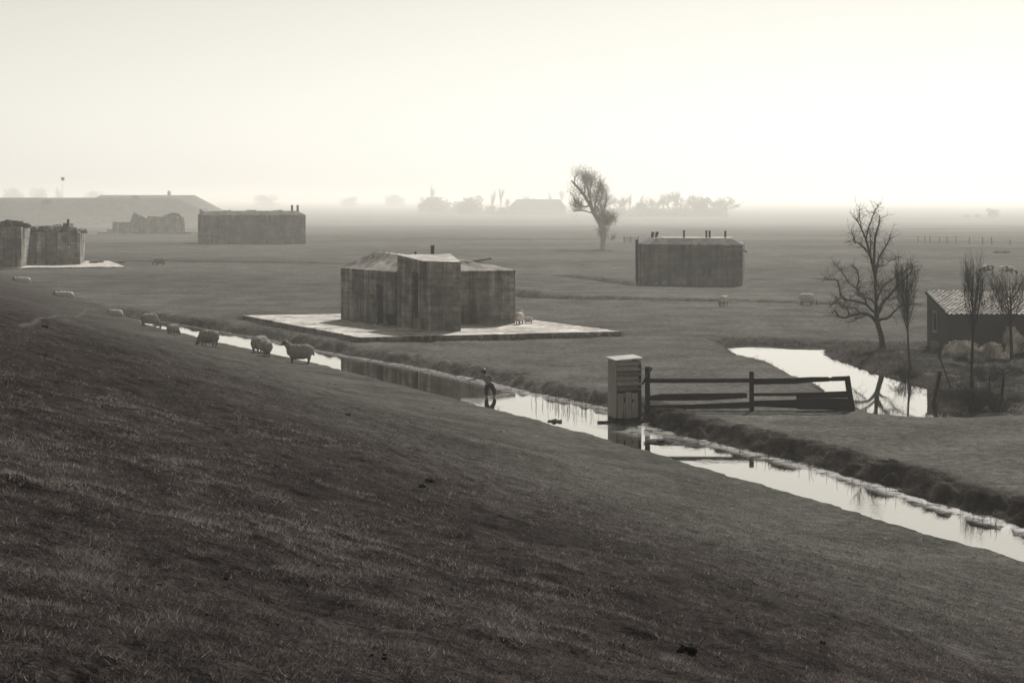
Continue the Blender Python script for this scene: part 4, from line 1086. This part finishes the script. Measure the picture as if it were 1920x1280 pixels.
def clump(cx, cy, r_, n_, dy=0, ry=None):
    ry = ry or r_
    for _ in range(n_):
        d = Vector((rnd.gauss(0, .45), rnd.gauss(0, .45), rnd.gauss(0, .45))); p = wp(cx + d.x * r_, cy + d.z * ry, dy + d.y * r_ * zw)
        e = p + Vector((rnd.gauss(0, .3), rnd.gauss(0, .3), rnd.gauss(.15, .35))); tw.tube([p, e], [.035, .012], 3, False)
clump(270, 140, 95, 260, 1); clump(180, 250, 100, 120, -1); clump(350, 330, 120, 200, 1.5); clump(400, 250, 75, 170, -1); clump(165, 415, 75, 210, -1); clump(470, 560, 90, 700, .5, 95); clump(430, 700, 60, 260); clump(330, 200, 110, 140, 1); clump(400, 480, 70, 160); clump(250, 300, 150, 110); clump(540, 745, 22, 70); clump(545, 560, 35, 90)
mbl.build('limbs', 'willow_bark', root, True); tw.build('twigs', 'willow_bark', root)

# --- far trees round the farm
def far_tree(seed, H, style):
    rnd = random.Random(seed); tr_ = MB(); tw = MB()
    def grow(p, d, ln, r_, depth):
        q = [p]; dd = d.copy(); n_ = 4
        for _ in range(n_):
            dd = (dd + Vector((rnd.gauss(0, .12), rnd.gauss(0, .12), .06 if style != 'open' else .03))).normalized(); q.append(q[-1] + dd * ln / n_)
        (tr_ if depth < 2 else tw).tube(q, [r_ * (1 - .55 * i_ / n_) for i_ in range(n_ + 1)], 6 if depth < 1 else 4 if depth < 2 else 3, False)
        if depth >= 4: return
        nch = (9, 7, 5, 4)[depth]
        for c_ in range(nch):
            t = rnd.uniform(.35, 1) if depth else rnd.uniform(.3, 1.0)
            k_ = min(int(t * n_), n_ - 1); pp = q[k_].lerp(q[k_ + 1], t * n_ - k_)
            sp = {'slim': .42, 'open': .95, 'round': .85}[style]
            nd = (dd + Vector((rnd.gauss(0, sp), rnd.gauss(0, sp), rnd.gauss(.15, .3)))).normalized()
            grow(pp, nd, ln * rnd.uniform(.45, .72), r_ * .5, depth + 1)
    grow(Vector((0, 0, 0)), Vector((rnd.gauss(0, .04), 0, 1)), H * (.5 if style != 'slim' else .62), H * .022 + .06, 0)
    # settle the height
    zm = max(v.z for v in tw.v); s_ = H / zm
    for m_ in (tr_, tw): m_.v = [v * s_ for v in m_.v]
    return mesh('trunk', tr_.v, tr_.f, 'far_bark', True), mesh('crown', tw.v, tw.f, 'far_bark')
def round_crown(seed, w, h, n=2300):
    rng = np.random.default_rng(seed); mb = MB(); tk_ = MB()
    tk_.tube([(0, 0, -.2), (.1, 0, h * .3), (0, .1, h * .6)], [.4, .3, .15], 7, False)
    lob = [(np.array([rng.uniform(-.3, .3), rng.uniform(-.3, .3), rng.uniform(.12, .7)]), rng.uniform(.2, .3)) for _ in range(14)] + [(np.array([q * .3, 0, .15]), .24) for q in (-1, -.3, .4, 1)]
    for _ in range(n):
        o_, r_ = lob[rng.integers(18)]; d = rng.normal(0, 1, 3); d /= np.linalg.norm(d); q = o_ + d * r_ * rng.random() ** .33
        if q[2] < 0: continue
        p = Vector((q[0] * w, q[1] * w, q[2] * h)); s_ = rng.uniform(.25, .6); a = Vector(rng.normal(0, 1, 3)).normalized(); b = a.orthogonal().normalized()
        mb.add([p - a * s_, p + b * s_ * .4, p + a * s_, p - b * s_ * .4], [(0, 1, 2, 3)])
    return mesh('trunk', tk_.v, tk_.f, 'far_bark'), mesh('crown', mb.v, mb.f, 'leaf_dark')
def plant(name, label, parts, loc, rz=0, sc=(1, 1, 1), group='hazy trees round the far farm'):
    o = thing(name, label, 'tree', loc, rz, group); o.scale = sc
    link('trunk', parts[0], o); link('crown', parts[1], o); return o
slim = [far_tree(s_, 10, 'slim') for s_ in (1, 2, 3)]; opn = [far_tree(s_, 10, 'open') for s_ in (5, 6, 9)]; rnd_ = [round_crown(s_, 10, 10) for s_ in (3, 4, 8)]
def far(name, label, parts, px, ytop, ybase, wpx=None, w0=10, group='hazy trees round the far farm', Y=None, rz=0):
    if Y is None: Y = G(960, ybase).y
    H = (ybase - ytop) / F * Y; s_ = H / 10
    sx = s_ if wpx is None else wpx / F * Y / w0
    return plant(name, label, parts, ((px - 960) / F * Y, Y, float(fall(Y)) - .2), rz, (sx, sx, s_), group)
far('round_tree', 'hazy broad rounded tree mass left of the far farmhouse', rnd_[0], 815, 362, 400.5, 66)
far('slim_tree', 'faint thin treetop rising behind the broad rounded tree', slim[0], 809, 345, 397, 14, 6)
far('round_tree', 'hazy small rounded bush-like tree just right of the broad rounded one', rnd_[1], 858, 374, 401, 36)
far('round_tree', 'hazy peaked rounded tree midway between the broad one and the farmhouse', rnd_[2], 884, 362, 402, 48)
far('slim_tree', 'hazy slim bare tree, left of the pair beside the farmhouse', slim[1], 925, 352, 402, 16, 6)
far('slim_tree', 'hazy slim bare tree, right of the pair beside the farmhouse', slim[2], 938, 348, 402, 14, 6, rz=1)
far('round_tree', 'low hazy bush under the slim pair beside the farmhouse', rnd_[1], 917, 383, 402, 28)
far('slim_tree', 'hazy short tree touching the left gable of the farmhouse', slim[0], 950, 368, 402, 14, 6, rz=2)
far('round_tree', 'hazy low bush against the left end of the farmhouse', rnd_[2], 944, 385, 403, 30)
far('open_tree', 'faint wide treetop behind the middle of the farmhouse roof', opn[1], 992, 362, 396, 32, 10)
far('slim_tree', 'faint slim treetop, left of two behind the farmhouse right end', slim[1], 1031, 355, 397, 10, 6, rz=3)
far('slim_tree', 'faint slim treetop, right of two behind the farmhouse right end', slim[2], 1051, 352, 397, 12, 6)
row = [(1148, 360, 'open', 30), (1163, 364, 'open', 26), (1172, 368, 'slim', 12), (1183, 360, 'slim', 12), (1196, 376, 'round', 24), (1208, 362, 'open', 24), (1219, 366, 'slim', 14), (1231, 368, 'open', 20), (1245, 364, 'slim', 12), (1256, 353, 'open', 30), (1268, 358, 'slim', 16),
       (1280, 362, 'open', 24), (1293, 364, 'slim', 14), (1302, 366, 'open', 24), (1315, 365, 'round', 32), (1322, 360, 'open', 30), (1342, 366, 'open', 30), (1362, 364, 'open', 44)]
lab = ['leftmost tree of the hazy row right of the big leaning tree', 'second tree of the hazy row, close to the leaning tree', 'thin third tree of the hazy row', 'thin pole-like fourth tree of the hazy row with a pointed tip', 'dense low bush in the left part of the hazy row',
       'wide tree above the dense low bush in the hazy row', 'narrow tree left of the middle of the hazy row', 'middling tree in the centre of the hazy row', 'narrow tree just left of the tallest one in the hazy row', 'tallest tree of the hazy row, with a wide bare crown',
       'narrow tree just right of the tallest one in the hazy row', 'bare tree left of the pipe-pair side of the hazy row', 'narrow bare tree before the dense rounded one in the hazy row', 'bare spreading tree left of the dense rounded one in the hazy row', 'dense dark rounded tree near the right end of the hazy row',
       'bare treetop standing over the dense rounded tree of the hazy row', 'second tree from the right end of the hazy row', 'open forked tree at the right end of the hazy row']
for j, ((px, yt, stl, wpx), lb) in enumerate(zip(row, lab)):
    prt = {'open': opn, 'slim': slim, 'round': rnd_}[stl][j % 3]
    far({'open': 'open_tree', 'slim': 'slim_tree', 'round': 'round_tree'}[stl], lb, prt, px, yt, 405.5 + (j % 3) * .5, wpx * (1.5 if stl == 'open' else 1.25), {'open': 9, 'slim': 6, 'round': 10}[stl], rz=j * 1.3)
for j, (px, w_) in enumerate(((1160, 56), (1200, 80), (1245, 70), (1285, 84), (1330, 72))):
    far('hedge_bush', ['low hazy undergrowth bush at the left end of the row of far trees', 'low hazy undergrowth bush under the left third of the far tree row', 'low hazy undergrowth bush under the centre of the far tree row', 'low hazy undergrowth bush right of the centre of the far tree row', 'low hazy undergrowth bush at the right end of the far tree row'][j], rnd_[j % 3], px, 386, 406.5, w_, group='undergrowth of the far tree row')
for j, (px, yt, w_, lb) in enumerate(((1813, 400, 20, 'faint left shrub of three pale tree clumps on the right skyline'), (1833, 400, 16, 'faint middle shrub of three pale tree clumps on the right skyline'), (1861, 388, 26, 'tallest of three faint pale tree clumps on the right skyline'))):
    far('round_tree', lb, rnd_[j], px, yt , 408, w_, group='faint trees on the right skyline', rz=j)
for j, (px, yt, w_, lb) in enumerate(((25, 345, 40, 'very faint broad tree clump above the far dike at the left edge'), (70, 347, 44, 'very faint tree clump left of the marker pole above the far dike'), (110, 348, 16, 'very faint narrow tree behind the marker pole'), (175, 352, 40, 'very faint low tree clump right of the marker pole'), (500, 362, 60, 'very faint tree clump above the long plain far bunker'), (655, 366, 40, 'very faint tree clump midway between far bunker and farm'), (740, 360, 40, 'very faint treetops left of the farm'))):
    Yq = 3000; H = EYE + (YH - yt) / F * Yq - float(fall(Yq))
    o = plant('round_tree', lb, rnd_[j % 3], ((px - 960) / F * Yq, Yq, float(fall(Yq))), j, (w_ / F * Yq / 10, w_ / F * Yq / 10, H / 10), 'very faint trees on the left skyline')

# farmhouse
YFm = G(960, 402).y; zF = float(fall(YFm)); kf = YFm / F
root = thing('farmhouse', 'hazy long farmhouse with a hipped roof behind the big leaning tree', 'farmhouse', (0, YFm, zF))
x0, x1 = (953 - 960) * kf, (1062 - 960) * kf; ezf = EYE - (389 - YH) * kf; rzf = EYE - (373.5 - YH) * kf; dp = 18
m = MB(); m.prism([(x0 + .4, YFm), (x1 - .4, YFm), (x1 - .4, YFm + dp), (x0 + .4, YFm + dp)], zF - .3, ezf); m.build('wall', 'brick', root)
m = MB(); m.add([(x0, YFm - .4, ezf), (x1, YFm - .4, ezf), (x1, YFm + dp + .4, ezf), (x0, YFm + dp + .4, ezf), (x0 + 8, YFm + dp / 2, rzf), (x1 - 6, YFm + dp / 2, rzf)], [(3, 2, 1, 0), (0, 1, 5, 4), (1, 2, 5), (2, 3, 4, 5), (3, 0, 4)])
rf = m.build('roof', 'brick', root)
m = MB(); m.box(((1033 - 960) * kf, YFm + dp / 2, rzf + .2), (1.2, 1.2, 2.2)); m.build('chimney', 'brick', rf)
# marker pole, lone bush on the far dike, pasture fence, gate, heap
g = Vector((at(113.5, 371, 822).x, 826, 0)); gzp = gz(g.x, 826)
root = thing('marker_pole', 'thin pole with a small dark board on top rising behind the far dike', 'marker pole', (g.x, 826, gzp))
m = MB(); m.tube([(g.x, 826, gzp - .3), (g.x, 826, gzp + 8.4)], [.08, .06], 6); m.build('pole', 'frame_paint', root)
m = MB(); m.box((g.x, 826, gzp + 8.6), (1.5, .2, 1.5)); m.build('marker_board', 'dark_iron', root)
for px, Yq, lb, hgt, wd in ((317, 1050, 'small upright bush on the crest of the farther dike', 3.4, 2.2), (89, 818, 'tiny low bush on the near crest line of the far dike, left', 1.4, 5), (254, 826, 'tiny low bush on the far dike near its sloping end', 1.4, 4)):
    X_ = (px - 960) / F * Yq; plant('crest_bush', lb, rnd_[0], (X_, Yq, gz(X_, Yq) - .1), 0, (wd / 10, wd / 10, hgt / 10), 'bushes on the far dike')
root = thing('pasture_fence', 'hazy line of thin fence posts across the far right pasture', 'fence', G(1740, 452))
for px in (1722, 1734, 1744, 1761, 1776, 1792, 1817, 1843, 1860, 1894):
    g = G(px, np.interp(px, [1700, 1900], [454, 460])); m = MB(); m.tube([g - Vector((0, 0, .2)), g + Vector((random.uniform(-.1, .1), 0, random.choice((.9, 1.15, 1.3))))], [.09, .08], 6); m.build('post', 'old_timber', root)
m = MB()
for hh in (.55, .95): m.tube([G(px, np.interp(px, [1700, 1900], [454, 460])) + Vector((0, 0, hh)) for px in (1722, 1744, 1776, 1817, 1860, 1894)], [.012] * 6, 3, False)
m.build('wire', 'dark_iron', root)
root = thing('field_gate', 'small hazy wooden field gate between the leaning tree and the pipe-topped bunker', 'gate', G(1182, 458))
g = G(1171, 456); kk = g.y / F
for px in (1170, 1183, 1197): m = MB(); m.box((g.x + (px - 1171) * kk, g.y, g.z + .55), (.16, .16, 1.4)); m.build('post', 'old_timber', root)
for z_ in (.35, .65, .98): m = MB(); m.box((g.x + 13 * kk, g.y - .1, g.z + z_), (28 * kk, .05, .13)); m.build('rail', 'old_timber', root)
g = G(1878, 474.5); m = MB(); zh = g.z
for q in range(14): m.chunk((g.x + random.uniform(-.9, .9), g.y + random.uniform(-.4, .4), zh + .1), (.7, .7, .36), 700 + q)
tag(m.build('muck_heap', 'clod', off=(0, 0, 0)), 'long low dark heap on the pasture above the two cows', 'heap')
g = G(1130, 470); m = MB()
for q in range(10): m.chunk((g.x + random.uniform(-1.0, 1.0), g.y - 1.5 + random.uniform(-.3, .3), g.z + .03), (.7, .5, .15), 720 + q)
tag(m.build('earth_heap', 'clod', off=(0, 0, 0)), 'thin dark strip of earth at the foot of the big leaning tree', 'heap')

# ------------------------------------------------------------------ animals and the child
def capsules(name, caps, vox, smooth_it=4, wool=0, seed=0, mats=('wool',), pick=None):
    bm = bmesh.new()
    for a, ra, b, rb in caps:
        t = bmesh.new(); a = Vector(a); b = Vector(b)
        for p, r_ in ((a, ra), (b, rb)): bmesh.ops.create_icosphere(t, subdivisions=2, radius=r_, matrix=Matrix.Translation(p))
        h_ = bmesh.ops.convex_hull(t, input=t.verts)
        bmesh.ops.delete(t, geom=[v for v in t.verts if not v.link_faces], context='VERTS')
        dead = [e for e in set(h_.get('geom_interior', [])) | set(h_.get('geom_unused', [])) if isinstance(e, bmesh.types.BMVert) and e.is_valid]
        if dead: bmesh.ops.delete(t, geom=dead, context='VERTS')
        tm = bpy.data.meshes.new('t'); t.to_mesh(tm); t.free(); bm.from_mesh(tm); bpy.data.meshes.remove(tm)
    me = bpy.data.meshes.new(name); bm.to_mesh(me); bm.free()
    def su(o):
        r_ = o.modifiers.new('r', 'REMESH'); r_.mode = 'VOXEL'; r_.voxel_size = vox
        s_ = o.modifiers.new('s', 'SMOOTH'); s_.factor = .5; s_.iterations = smooth_it
    me = evaluated(me, su); me.name = name; me.materials.clear()
    for m_ in mats: me.materials.append(MAT[m_])
    if wool:
        for v in me.vertices:
            if v.co.z > .28 * wool_scale[0]:
                q = v.co * (9 / wool_scale[0]) + Vector((seed * 3.1, 0, 0)); v.co += v.normal * (wool * (mnoise.noise(q) + .5 * mnoise.noise(q * 2.3)))
    if pick:
        for p_ in me.polygons: p_.material_index = pick(p_.center)
    me.polygons.foreach_set('use_smooth', [True] * len(me.polygons)); me.update(); return me
wool_scale = [1]
def sheep_mesh(pose, seed, white=False):
    c_ = []
    lie = pose == 'lie'; bz_ = .30 if lie else .56
    c_ += [((-.34, 0, bz_), .28, (.24, 0, bz_ + .01), .275), ((-.2, 0, bz_ - .05), .29, (.16, 0, bz_ - .05), .29), ((-.47, 0, bz_ + .03), .17, (-.3, 0, bz_), .22)]
    if pose == 'graze':
        c_ += [((.3, 0, bz_ + .02), .19, (.52, 0, .42), .12), ((.52, 0, .42), .12, (.66, 0, .2), .085), ((.66, 0, .2), .085, (.72, 0, .08), .05)]
        head = Vector((.66, 0, .2)); ex = ((.62, .1, .25), (.56, .19, .26))
    else:
        hz = bz_ + .36 if not lie else bz_ + .2
        c_ += [((.3, 0, bz_ + .08), .19, (.50, 0, hz - .08), .125), ((.50, 0, hz - .08), .12, (.54, 0, hz), .105), ((.54, 0, hz), .10, (.72, 0, hz - .09), .055)]
        head = Vector((.54, 0, hz)); ex = ((.53, .09, hz + .02), (.50, .19, hz + .0))
    for s_ in (1, -1):
        c_.append(((ex[0][0], s_ * ex[0][1], ex[0][2]), .035, (ex[1][0], s_ * ex[1][1], ex[1][2]), .016))
        if lie:
            c_.append(((.28, s_ * .17, .16), .07, (.44, s_ * .15, .06), .045)); c_.append(((-.3, s_ * .2, .14), .12, (-.1, s_ * .25, .06), .06))
        else:
            for lx, kx in ((.25, .27), (-.38, -.44)):
                c_.append(((lx, s_ * .12, .42), .085 if lx > 0 else .11, (kx, s_ * .115, .24), .045)); c_.append(((kx, s_ * .115, .24), .042, (kx + (.0 if lx > 0 else .05), s_ * .115, .03), .03))
                c_.append(((kx + (.0 if lx > 0 else .05), s_ * .115, .03), .034, (kx + .05 + (.0 if lx > 0 else .05), s_ * .115, .03), .03))
    c_.append(((-.58, 0, bz_ + .08), .05, (-.63, 0, bz_ - .15), .035))
    def pick(c):
        if (not lie and c.z < .27 and abs(c.x) < .56) or (c - head).x > -.02 and c.x > .55: return 1
        return 0
    return capsules('body', c_, .022, 3, .035, seed, ('wool_white' if white else 'wool', 'sheep_face'), pick)
SH = {(p_, w_): None for p_ in ('stand', 'graze', 'lie') for w_ in (False, True)}
def sheep(label, g, rz, pose='stand', sc=1.0, white=False, nm='sheep', cat='sheep', sink=.0, tilt=0):
    if SH[(pose, white)] is None: SH[(pose, white)] = sheep_mesh(pose, len(pose) + 3 * white, white)
    o = link(nm, SH[(pose, white)]); tag(o, label, cat, 'sheep on the dike and pasture'); o.location = (g[0], g[1], g[2] - sink - .06 * sc); o.rotation_euler = (tilt, 0, rz); o.scale = (sc,) * 3
    return o
sheep('woolly sheep standing side-on on the dike foot, head to the left, nearest of the flock', hit(560, 681), R(176), 'stand', 1.06)
sheep('woolly sheep seen from behind, left of the side-on one by the ditch', hit(488, 662), R(70), 'graze', 1.04)
sheep('woolly sheep close behind the rear-view one, overlapping its right side', hit(500, 668), R(98), 'graze', .95)
sheep('woolly grazing sheep with head hidden, third from the right on the dike foot', hit(390, 649), R(150), 'graze', .98)
sheep('small far sheep of which only the back shows above the ditch edge', hit(325, 628), R(60), 'graze', .72)
sheep('sheep with a bright rim standing at the left end of the ditch', hit(281, 611), R(35), 'graze', .92)
sheep('white sheep lying on the dike edge, right one of three resting ones', hit(217, 590), R(150), 'lie', .85, True, sink=.12)
sheep('pale-backed sheep lying on the dike edge, middle one of three resting ones', hit(121, 557), R(168), 'lie', 1.15, True, sink=.2)
sheep('pale-backed sheep lying at the left picture edge below the torn-roofed bunker', hit(42, 529), R(168), 'lie', 1.2, True, sink=.2)
sheep('dark far sheep grazing on the pasture below the long plain far bunker', G(299, 497), R(205), 'graze', 1.0)
sheep('white sheep standing on the slab end beside the near bunker wall', G(971, 607, PZ) + Vector((.1, -.1, 0)), R(75), 'stand', .80, True)
sheep('small white lamb lying on the slab right of the near bunker', G(990, 606, PZ), R(170), 'stand', .45, True, 'lamb', 'lamb').rotation_euler = (0, 0, R(170))
sheep('sheep grazing on the pasture in front of the pipe-topped bunker', G(1357, 572), R(235), 'graze', .80, True)
sheep('white sheep grazing on the pasture left of the fruit tree', G(1514, 571), R(330), 'graze', .95, True)
for o in COL.objects:
    if o.get('label', '').startswith('small white lamb'): o['label'] = 'small white lamb standing on the slab right of the near bunker'
# cows
wool_scale[0] = 1.8
def cow_mesh(seed):
    c_ = [((-.75, 0, 1.02), .34, (.5, 0, 1.0), .33), ((-.4, 0, .92), .36, (.3, 0, .92), .36), ((-.92, 0, 1.12), .18, (-.6, 0, 1.1), .26), ((.5, 0, 1.08), .26, (1.05, 0, .75), .17), ((1.05, 0, .75), .16, (1.22, 0, .5), .14), ((1.22, 0, .5), .14, (1.38, 0, .16), .085),
          ((-.98, 0, 1.2), .04, (-1.06, 0, .5), .025), ((-1.06, 0, .5), .03, (-1.06, 0, .38), .05), ((-.5, 0, .7), .16, (-.4, 0, .66), .15)]
    for s_ in (1, -1):
        c_ += [((1.16, s_ * .1, .66), .05, (1.1, s_ * .3, .66), .03)]
        for lx, kx in ((.48, .5), (-.75, -.82)): c_ += [((lx, s_ * .2, .85), .15, (kx, s_ * .2, .48), .085), ((kx, s_ * .2, .48), .08, (kx + (.0 if lx > 0 else .08), s_ * .2, .08), .05), ((kx + (.0 if lx > 0 else .08), s_ * .2, .06), .065, (kx + .06, s_ * .2, .05), .06)]
    return capsules('body', c_, .035, 3, mats=('cow_hide',))
cm_ = cow_mesh(1)
for lb, px, py, rz_c, sc_c in (('left one of the two black and white cows, grazing with head to the left', 1851, 515.5, R(200), .66), ('right one of the two black and white cows, grazing with head to the right', 1889, 518, R(-28), .68)):
    o = link('cow', cm_.copy()); tag(o, lb, 'cow', 'cows on the far pasture'); o.location = G(px, py); o.rotation_euler = (0, 0, rz_c); o.scale = (sc_c,) * 3

# child wading in the ditch, seen from behind
g = G(916.5, 744.5, WZ)
cx = g.x - .03; cy = g.y
def cpt(x, y, z): return Vector((x, y, z))
B = []
hipL, hipR = (.0, .02, .40), (.13, .0, .41)
B += [((.06, 0, .44), .095, (.02, .0, .58), .085), ((.02, 0, .58), .085, (-.035, .03, .72), .105), ((-.12, .03, .76), .062, (.03, .03, .775), .062), ((-.06, .03, .80), .05, (-.07, .04, .88), .042)]
B += [((-.075, .06, .955), .074, (-.075, .085, .975), .080), ((-.075, .11, .905), .045, (-.075, .09, .93), .055)]                  # skull, jaw
B += [((-.075, .168, .935), .012, (-.075, .175, .925), .013), ((-.15, .075, .945), .018, (-.155, .07, .955), .016), ((0, .075, .945), .018, (.005, .07, .955), .016)]  # nose, ears
def arm(sh, el, wr, s_):
    sh, el, wr = Vector(sh), Vector(el), Vector(wr)
    B.append((sh, .048, el, .034)); B.append((el, .034, wr, .023))
    d = (wr - el).normalized(); up = Vector((0, 0, 1)); sd = d.cross(up).normalized(); palm = wr + d * .05
    B.append((wr, .021, palm, .024)); B.append((palm - sd * .016, .012, palm + sd * .018, .012))
    for i_, (o_, l_) in enumerate(((-.024, .042), (-.008, .055), (.008, .058), (.023, .047))):
        b0 = palm + sd * o_ + d * .014; k1 = b0 + d * l_ * .55 - up * .006; k2 = k1 + d * l_ * .45 - up * .016
        B.append((b0, .0085, k1, .008)); B.append((k1, .008, k2, .0065))
    t0 = wr + d * .025 - sd * .02 * s_; t1 = t0 - sd * .025 * s_ + d * .02; B.append((t0, .010, t1, .009)); B.append((t1, .009, t1 + d * .024, .0075))
arm((-.19, .03, .765), (-.36, .09, .705), (-.50, .16, .675), 1)
arm((.085, .03, .79), (.165, .0, .60), (.28, .05, .515), -1)
B += [(hipL, .07, (-.035, -.01, .20), .052), ((-.03, -.01, .20), .052, (-.03, -.05, -.10), .034), ((-.03, -.05, -.12), .034, (-.03, .06, -.15), .027),
      (hipR, .07, (.195, .03, .20), .052), ((.19, .03, .20), .052, (.20, -.01, -.10), .034), ((.20, -.01, -.12), .034, (.205, .10, -.15), .027)]
me = capsules('body', B, .0085, 2, mats=('skin',))
o = tag(link('person', me), 'dark-haired child in dark trousers wading in the ditch, seen from behind with arms out', 'person'); o.location = (cx, cy, WZ); o.scale = (1.22, 1.2, 1.0); o.rotation_euler = (R(-7), R(-4), 0)
pers = o
me = capsules('trousers', [((.065, 0, .46), .098, (.065, 0, .42), .102), ((0, 0, .42), .078, (.13, 0, .42), .078), (hipL, .082, (-.035, -.01, .21), .062), ((-.035, -.01, .21), .062, (-.035, -.025, .11), .058), (hipR, .082, (.195, .03, .21), .062), ((.195, .03, .21), .062, (.202, .015, .11), .058)], .011, 2, mats=('trousers',))
link('trousers', me, pers)
me = capsules('hair', [((-.075, .045, .965), .082, (-.075, .08, .99), .084), ((-.075, .03, .93), .062, (-.075, .04, .96), .075)], .012, 1, mats=('hair',)); link('hair', me, pers)
m = MB(); rnd = random.Random(4)
for lx, ly in ((-.03, -.03), (.19, .0), (.08, -.05)):
    for _ in range(14):
        a = rnd.uniform(0, 6.28); r_ = rnd.uniform(.03, .11); h_ = rnd.uniform(.01, .06)
        m.chunk((cx + lx + math.cos(a) * r_, cy + ly + math.sin(a) * r_ * 1.4, WZ + h_ * .5), (.04, .04, h_ + .01), rnd.randint(0, 9999), nn=10)
tag(m.build('splash', 'splash', off=(0, 0, 0)), 'white splash of water around the legs of the wading child', 'splash', kind='stuff')

# ------------------------------------------------------------------ light, sky, haze
SUN_EL, SUN_AZ = R(40), R(17)              # azimuth measured from +Y toward +X
sd = Vector((math.sin(SUN_AZ) * math.cos(SUN_EL), math.cos(SUN_AZ) * math.cos(SUN_EL), math.sin(SUN_EL)))
sl = bpy.data.lights.new('sun', 'SUN'); sl.energy = 3.9; sl.angle = R(.6); sl.color = (1, .965, .90)
so = bpy.data.objects.new('sun', sl); COL.objects.link(so); so.rotation_euler = (-sd).to_track_quat('-Z', 'Y').to_euler()
w = bpy.data.worlds.new('World'); scene.world = w; w.use_nodes = True
nt = w.node_tree; nt.nodes.clear()
out = nt.nodes.new('ShaderNodeOutputWorld'); bg = nt.nodes.new('ShaderNodeBackground'); sky = nt.nodes.new('ShaderNodeTexSky')
sky.sky_type = 'NISHITA'; sky.sun_disc = False; sky.sun_elevation = SUN_EL; sky.sun_rotation = SUN_AZ; sky.air_density = 1.0; sky.dust_density = 0.6; sky.ozone_density = 1.0
bw = nt.nodes.new('ShaderNodeRGBToBW'); mul = nt.nodes.new('ShaderNodeMix'); mul.data_type = 'RGBA'; mul.blend_type = 'MULTIPLY'; mul.inputs[0].default_value = 1
nt.links.new(sky.outputs[0], bw.inputs[0]); nt.links.new(bw.outputs[0], mul.inputs[6]); mul.inputs[7].default_value = (1.0, .97, .885, 1)
nt.links.new(mul.outputs[2], bg.inputs[0]); bg.inputs[1].default_value = .077; nt.links.new(bg.outputs[0], out.inputs[0])
# haze
n = NT('haze'); pv = n.n('ShaderNodeVolumePrincipled'); pv.inputs['Color'].default_value = (1.0, .985, .94, 1); pv.inputs['Density'].default_value = .00058; pv.inputs['Anisotropy'].default_value = .5
n.l(pv.outputs[0], n.out.inputs['Volume']); MAT['haze'] = n.m
m = MB(); m.box((0, 0, 5.5), (17200, 17200, 33.0)); hz = m.build('haze', 'haze', off=(0, 0, 0)); tag(hz, 'pale haze lying over the whole polder', 'haze', kind='stuff')
cy_ = scene.cycles
cy_.volume_bounces = 3; cy_.max_bounces = 8; cy_.diffuse_bounces = 3; cy_.glossy_bounces = 3
scene.view_settings.view_transform = 'Standard'; scene.view_settings.look = 'None'; scene.view_settings.exposure = 0.32; scene.view_settings.gamma = 1.0
